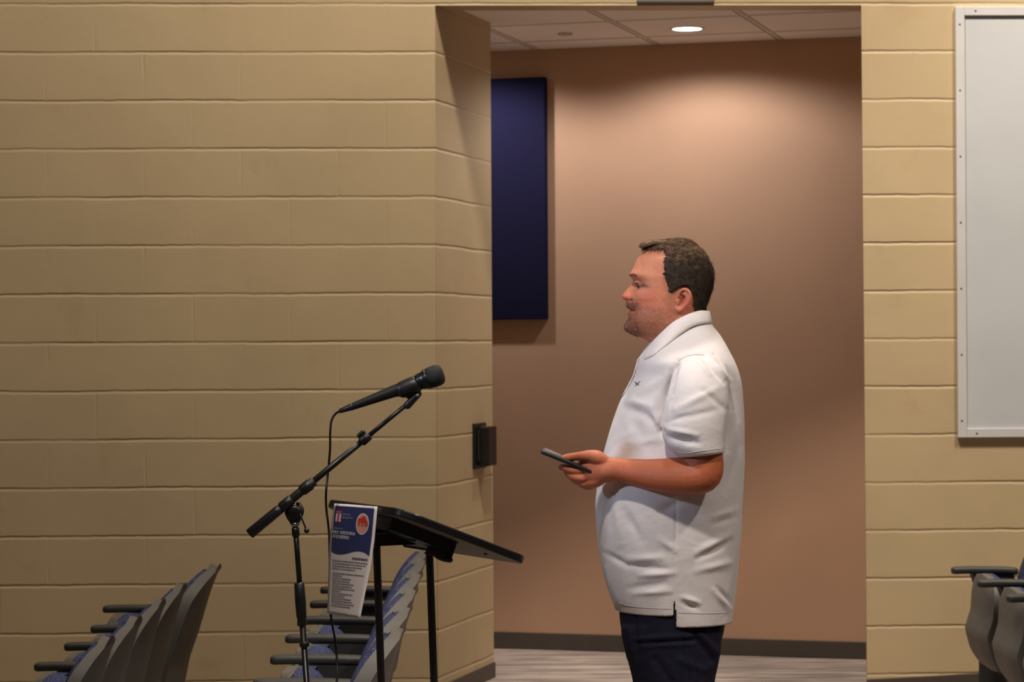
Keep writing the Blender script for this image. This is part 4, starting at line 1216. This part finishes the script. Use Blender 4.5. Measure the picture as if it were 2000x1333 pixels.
co = coords(shirt); nn = normals(shirt); px_, py_ = pixarr(co)
near = np.clip(-nn[:, 1] * 1.6, 0, 1)
for x0, y0, x1, y1, w_, amp in FOLDS:
    dx, dy = x1 - x0, y1 - y0; L2 = dx * dx + dy * dy
    t_ = np.clip(((px_ - x0) * dx + (py_ - y0) * dy) / L2, 0, 1)
    d = np.hypot(px_ - x0 - t_ * dx, py_ - y0 - t_ * dy)
    taper = .35 + .65 * np.sin(np.pi * np.clip(t_, .05, .95))
    co += nn * (1.35 * amp * np.exp(-(d / w_) ** 2) * near * taper)[:, None]
# broad cloth undulation all round
wn = np.array([noise.noise(Vector((p[0] * 9 + 3, p[1] * 9, p[2] * 7))) + .5 * noise.noise(Vector((p[0] * 22, p[1] * 22, p[2] * 14 + 5))) for p in co])
co += nn * (wn * .0028 * np.clip((1.62 - co[:, 2]) / .3, 0, 1))[:, None]
setco(shirt, co)
# open the bottom, cut the side vents
bm = bmesh.new(); bm.from_mesh(shirt.data)
hb_ = hemz_b - .003; hf_ = hemz_f - .003
rm = []
vent_x = mw(1317.5, 1190, -.2).x - MANO.x; vtop = mw(1317, 1173, -.2).z
for f_ in bm.faces:
    c_ = f_.calc_center_median()
    lim = hf_ if c_.x < vent_x else hb_
    if c_.z < lim: rm.append(f_); continue
    if c_.z < vtop and abs(c_.x - vent_x) < .0052 * (vtop - c_.z) / (vtop - hb_) + .0006 and abs(c_.y) > .12: rm.append(f_)
bmesh.ops.delete(bm, geom=rm, context='FACES')
bm.to_mesh(shirt.data); bm.free()
# drop loose islands (none expected) and level the hem edge
bm = bmesh.new(); bm.from_mesh(shirt.data)
for v in bm.verts:
    if v.is_boundary and v.co.z < vtop - .01 and abs(abs(v.co.x - vent_x)) > .008:
        v.co.z = hf_ if v.co.x < vent_x else hb_
bm.to_mesh(shirt.data); bm.free()
for p in shirt.data.polygons: p.use_smooth = True
md = shirt.modifiers.new('t', 'SOLIDIFY'); md.thickness = .003; md.offset = -1
# hem stitching band
# collar
from mathutils.bvhtree import BVHTree
bpy.context.view_layer.update()
UP = [(1386, 608, 0), (1381, 607, -.030), (1367, 606.5, -.052), (1349, 611.5, -.068), (1330, 620, -.076), (1313, 630, -.076), (1297, 644, -.070), (1282, 659, -.058), (1271, 671, -.040), (1264, 680, -.022)]
LO2 = [(1390, 631, 0), (1386, 632.5, -.045), (1373, 633, -.085), (1356, 637.5, -.112), (1340, 646, -.128), (1320, 660, -.134), (1302, 674, -.126), (1286, 686, -.108), (1272, 697, -.088), (1257.5, 703.5, -.062)]
M2 = [(a[0] * .5 + b[0] * .5, a[1] * .5 + b[1] * .5, (a[2] + b[2]) / 2 - (.008 if i else 0)) for i, (a, b) in enumerate(zip(UP, LO2))]
bvc = BVHTree.FromObject(shirt, bpy.context.evaluated_depsgraph_get())
def drape(r, lift):
    out = []
    for px, py, c in r:
        o_ = Vector((0, 0, CAMZ)) - MANO; d_ = (mw(px, py, -.1) - Vector((0, 0, CAMZ))).normalized()
        h_ = bvc.ray_cast(o_, d_)
        if h_[0] is not None and c < -.03: c = h_[0].y - lift
        out.append((px, py, c))
    return out
LO2 = drape(LO2, .005); M2 = [(a[0] * .5 + b[0] * .5, a[1] * .5 + b[1] * .5 - 1, (a[2] + b[2]) / 2 - (.007 if i else 0)) for i, (a, b) in enumerate(zip(UP, LO2))]
IN = [(a[0] + (0 if i < 4 else 0), a[1] + 20, a[2] * .96) for i, a in enumerate(UP)]
bm = bmesh.new()
def mir(r): return [(a, b, -c) for a, b, c in r[1:]][::-1] + r
rows = []
for r in (IN, [(a, b + 4, c * .985) for a, b, c in UP], UP, [(a[0] * .8 + b[0] * .2, a[1] * .8 + b[1] * .2 - .8, a[2] * .75 + b[2] * .25) for a, b in zip(UP, LO2)], M2, LO2):
    cpts = catmull([list(q) for q in mir(list(r))], 4); rows.append([mw(*q) for q in cpts])
ring_faces(bm, rows, closed=False, cap=False)
col_o = child('collar', bm, M['collar_cloth'], shirt)
md = col_o.modifiers.new('s', 'SUBSURF'); md.levels = md.render_levels = 1
md = col_o.modifiers.new('t', 'SOLIDIFY'); md.thickness = .003; md.offset = 0
# placket and buttons
bm = bmesh.new(); rings = []
for px, py in ((1266, 684), (1256, 692), (1247, 703), (1243.0, 718), (1238.6, 733), (1232, 747), (1224.5, 760), (1217, 774)):
    rings.append([mw(px - 1.2, py, y) for y in (-.014, 0, .014)])
ring_faces(bm, rings, closed=False, cap=False)
o = child('placket', bm, M['collar_cloth'], shirt); md = o.modifiers.new('t', 'SOLIDIFY'); md.thickness = .003; md.offset = 0
for px, py in ((1241.2, 722), (1229.5, 748)):
    bm = bmesh.new(); lathe(bm, [(0, .0045), (.0015, .0045), (.002, .003)], mw(px, py, 0), (-.9, 0, .3), 14); child('button', bm, M['print_dim'], shirt)
# chest emblem: two crossed arcs, laid on the cloth by ray casting
from mathutils.bvhtree import BVHTree
dg = bpy.context.evaluated_depsgraph_get(); bpy.context.view_layer.update()
bvs = BVHTree.FromObject(shirt, bpy.context.evaluated_depsgraph_get())
def on_shirt(px, py, lift=.0008):
    a = Vector((0, 0, CAMZ)) - MANO; d = (mw(px, py, -.1) - Vector((0, 0, CAMZ))).normalized()
    h_ = bvs.ray_cast(a, d)
    if h_[0] is None: return None
    n_ = h_[1] if h_[1].dot(d) < 0 else -h_[1]
    return h_[0] + n_ * lift
bm = bmesh.new()
for arc in ([(1240.5, 746), (1243.0, 749.5), (1246.5, 749.5), (1250.5, 745.5)], [(1241.5, 755), (1243.5, 751.5), (1246.5, 750.5), (1248, 753)], [(1243, 748), (1244.5, 753)]):
    pts_ = [on_shirt(*q) for q in arc]; pts_ = [p for p in pts_ if p is not None]
    if len(pts_) > 1: tube(bm, pts_, .0009, 8, 3)
child('chest_emblem', bm, M['logo'], shirt, 'tiny dark crossed-arc emblem on the chest', local=False)
# side seam, hem and cuff stitching as fine raised thread laid on the cloth
def thread(name, pts_, r=.0007, n=3):
    q = catmull([list(p) for p in pts_], n); w3 = [on_shirt(a, b, .0004) for a, b in [(p[0], p[1]) for p in q]]; w3 = [p for p in w3 if p is not None]
    if len(w3) < 3: return
    bm = bmesh.new(); tube(bm, w3, r, 6, roundcap=False); child(name, bm, M['seam'], shirt, local=False)
M['seam'] = simple('grey_white_thread', srgb(208, 202, 200), .8)
thread('hem_stitch', [(1208, 1178), (1225, 1183.5), (1250, 1187), (1280, 1189), (1312, 1189.5)], n=6)
thread('hem_stitch', [(1324, 1197), (1350, 1198.5), (1385, 1199), (1424, 1197)], n=6)
thread('cuff_stitch', [(1322, 881), (1340, 885), (1375, 881), (1414, 876)], n=6)
thread('armhole_seam', [(1322, 712), (1330, 702), (1345, 695), (1362, 693), (1376, 694)], n=6)

# ---- trousers, belt line hidden by the shirt
bm = bmesh.new()
hips = [(1120, 1212, 1412, .175), (1160, 1208, 1417, .190), (1200, 1209, 1417.5, .195), (1235, 1214, 1414, .196), (1262, 1219, 1409, .196), (1290, 1226, 1404, .190)]
ring_faces(bm, [ell_ring(a, b, py, h, 48, 2.4) for py, a, b, h in hips])
for sg in (-1, 1):
    lg = [(1225, 1214, 1412, .100, .092), (1270, 1221, 1407, .100, .094), (1300, 1229, 1402, .100, .093), (1333, 1237.5, 1396, .100, .090), (1400, 1253, 1388, .102, .083), (1480, 1262, 1380, .104, .075), (1560, 1270, 1378, .106, .071), (1660, 1272, 1376, .108, .066), (1760, 1270, 1374, .110, .062), (1785, 1266, 1374, .110, .062)]
    ring_faces(bm, [ell_ring(a, b, py, h, 36, 2.2, sg * yc) for py, a, b, yc, h in [tuple(v) for v in catmull([list(q) for q in lg], 3)]])
trousers = fuse('trousers', bm, .0055, 4, M['pants'])
co = coords(trousers); nn = normals(trousers); px_, py_ = pixarr(co); near = np.clip(-nn[:, 1] * 1.6, 0, 1)
for x0, y0, x1, y1, w_, amp in [(1240, 1250, 1350, 1243, 4, .004), (1245, 1257, 1352, 1251, 4, -.004), (1252, 1264, 1358, 1258, 4, .003), (1368, 1240, 1400, 1275, 7, .005), (1360, 1250, 1392, 1290, 7, -.005), (1280, 1290, 1310, 1333, 8, -.004), (1330, 1290, 1375, 1310, 7, .004), (1240, 1200, 1250, 1333, 3, -.0025), (1225, 1230, 1245, 1300, 5, .003)]:
    dx, dy = x1 - x0, y1 - y0; t_ = np.clip(((px_ - x0) * dx + (py_ - y0) * dy) / (dx * dx + dy * dy), 0, 1)
    co += nn * (amp * np.exp(-(np.hypot(px_ - x0 - t_ * dx, py_ - y0 - t_ * dy) / w_) ** 2) * near)[:, None]
wn = np.array([noise.noise(Vector(p) * 14) for p in co]); co += nn * (wn * .004)[:, None]
setco(trousers, co)
bvt = BVHTree.FromObject(trousers, bpy.context.evaluated_depsgraph_get())
# shoes
for sg in (-1, 1):
    yc = sg * .11
    ax = W(1320, 1780, MAN).x
    bm = bmesh.new(); rings = []
    for x, hw, z1 in ((.085, .020, .05), (.075, .034, .085), (.04, .040, .105), (.0, .041, .110), (-.05, .043, .090), (-.10, .049, .066), (-.15, .049, .052), (-.19, .038, .042), (-.212, .018, .030)):
        rings.append([Vector((ax + x, MAN + yc + hw * math.cos(a), .022 + (z1 - .022) * max(0, math.sin(a)) ** .8 if math.sin(a) > 0 else .022)) for a in [math.pi * k / 14 for k in range(15)]])
    ring_faces(bm, rings); s_ = child('shoe', bm, M['shoe'])
    bm = bmesh.new(); rings = []
    for z, g in ((.0, 0), (.022, .002), (.026, .001)):
        rings.append([Vector((ax - .063 + (.152 + g) * math.cos(a), MAN + yc + (.046 + g) * abs(math.sin(a)) ** .7 * (1 if math.sin(a) > 0 else -1), z)) for a in [2 * math.pi * k / 36 for k in range(36)]])
    ring_faces(bm, rings); child('sole', bm, M['sole'], s_)

# ---- phone held in the left hand
ph = thing('phone', 'dark phone held level in the left hand of the man', 'phone', mw(1092, 893, -.145))
PO = Vector(ph.location)
pa, pb_ = mw(1058.5, 880, -.142), mw(1126, 907, -.150)
ex = (pb_ - pa).normalized(); ey = Vector((0, 1, 0)); ey = (ey - ex * ey.dot(ex)).normalized(); ey = (ey * math.cos(.10) + ex.cross(ey) * math.sin(.10)).normalized(); ez = ex.cross(ey)
if ez.z < 0: ez = -ez
Lp = (pb_ - pa).length * 1.55
def pbox(bm, u0, u1, v0, v1, w0, w1, r, n=6):
    o_ = rounded_rect(u1 - u0, v1 - v0, (r,) * 4, n)
    ring_faces(bm, [[pa + ex * (u0 + a) + ey * (v0 + b) + ez * w_ for a, b in [(q[0] + ((u1 - u0) / 2 - q[0]) * k, q[1] + ((v1 - v0) / 2 - q[1]) * k) for q in o_]] for w_, k in ((w0, .02), (w0 + .001, 0), (w1 - .001, 0), (w1, .02))])
bm = bmesh.new(); pbox(bm, 0, .148, -.036, .036, -.0045, .0045, .010)
for v in bm.verts: v.co -= PO
link('case', bm, M['casegrey'], ph)
bm = bmesh.new(); pbox(bm, .004, .144, -.032, .032, .0044, .0050, .008)
for v in bm.verts: v.co -= PO
link('screen', bm, M['glass'], ph)
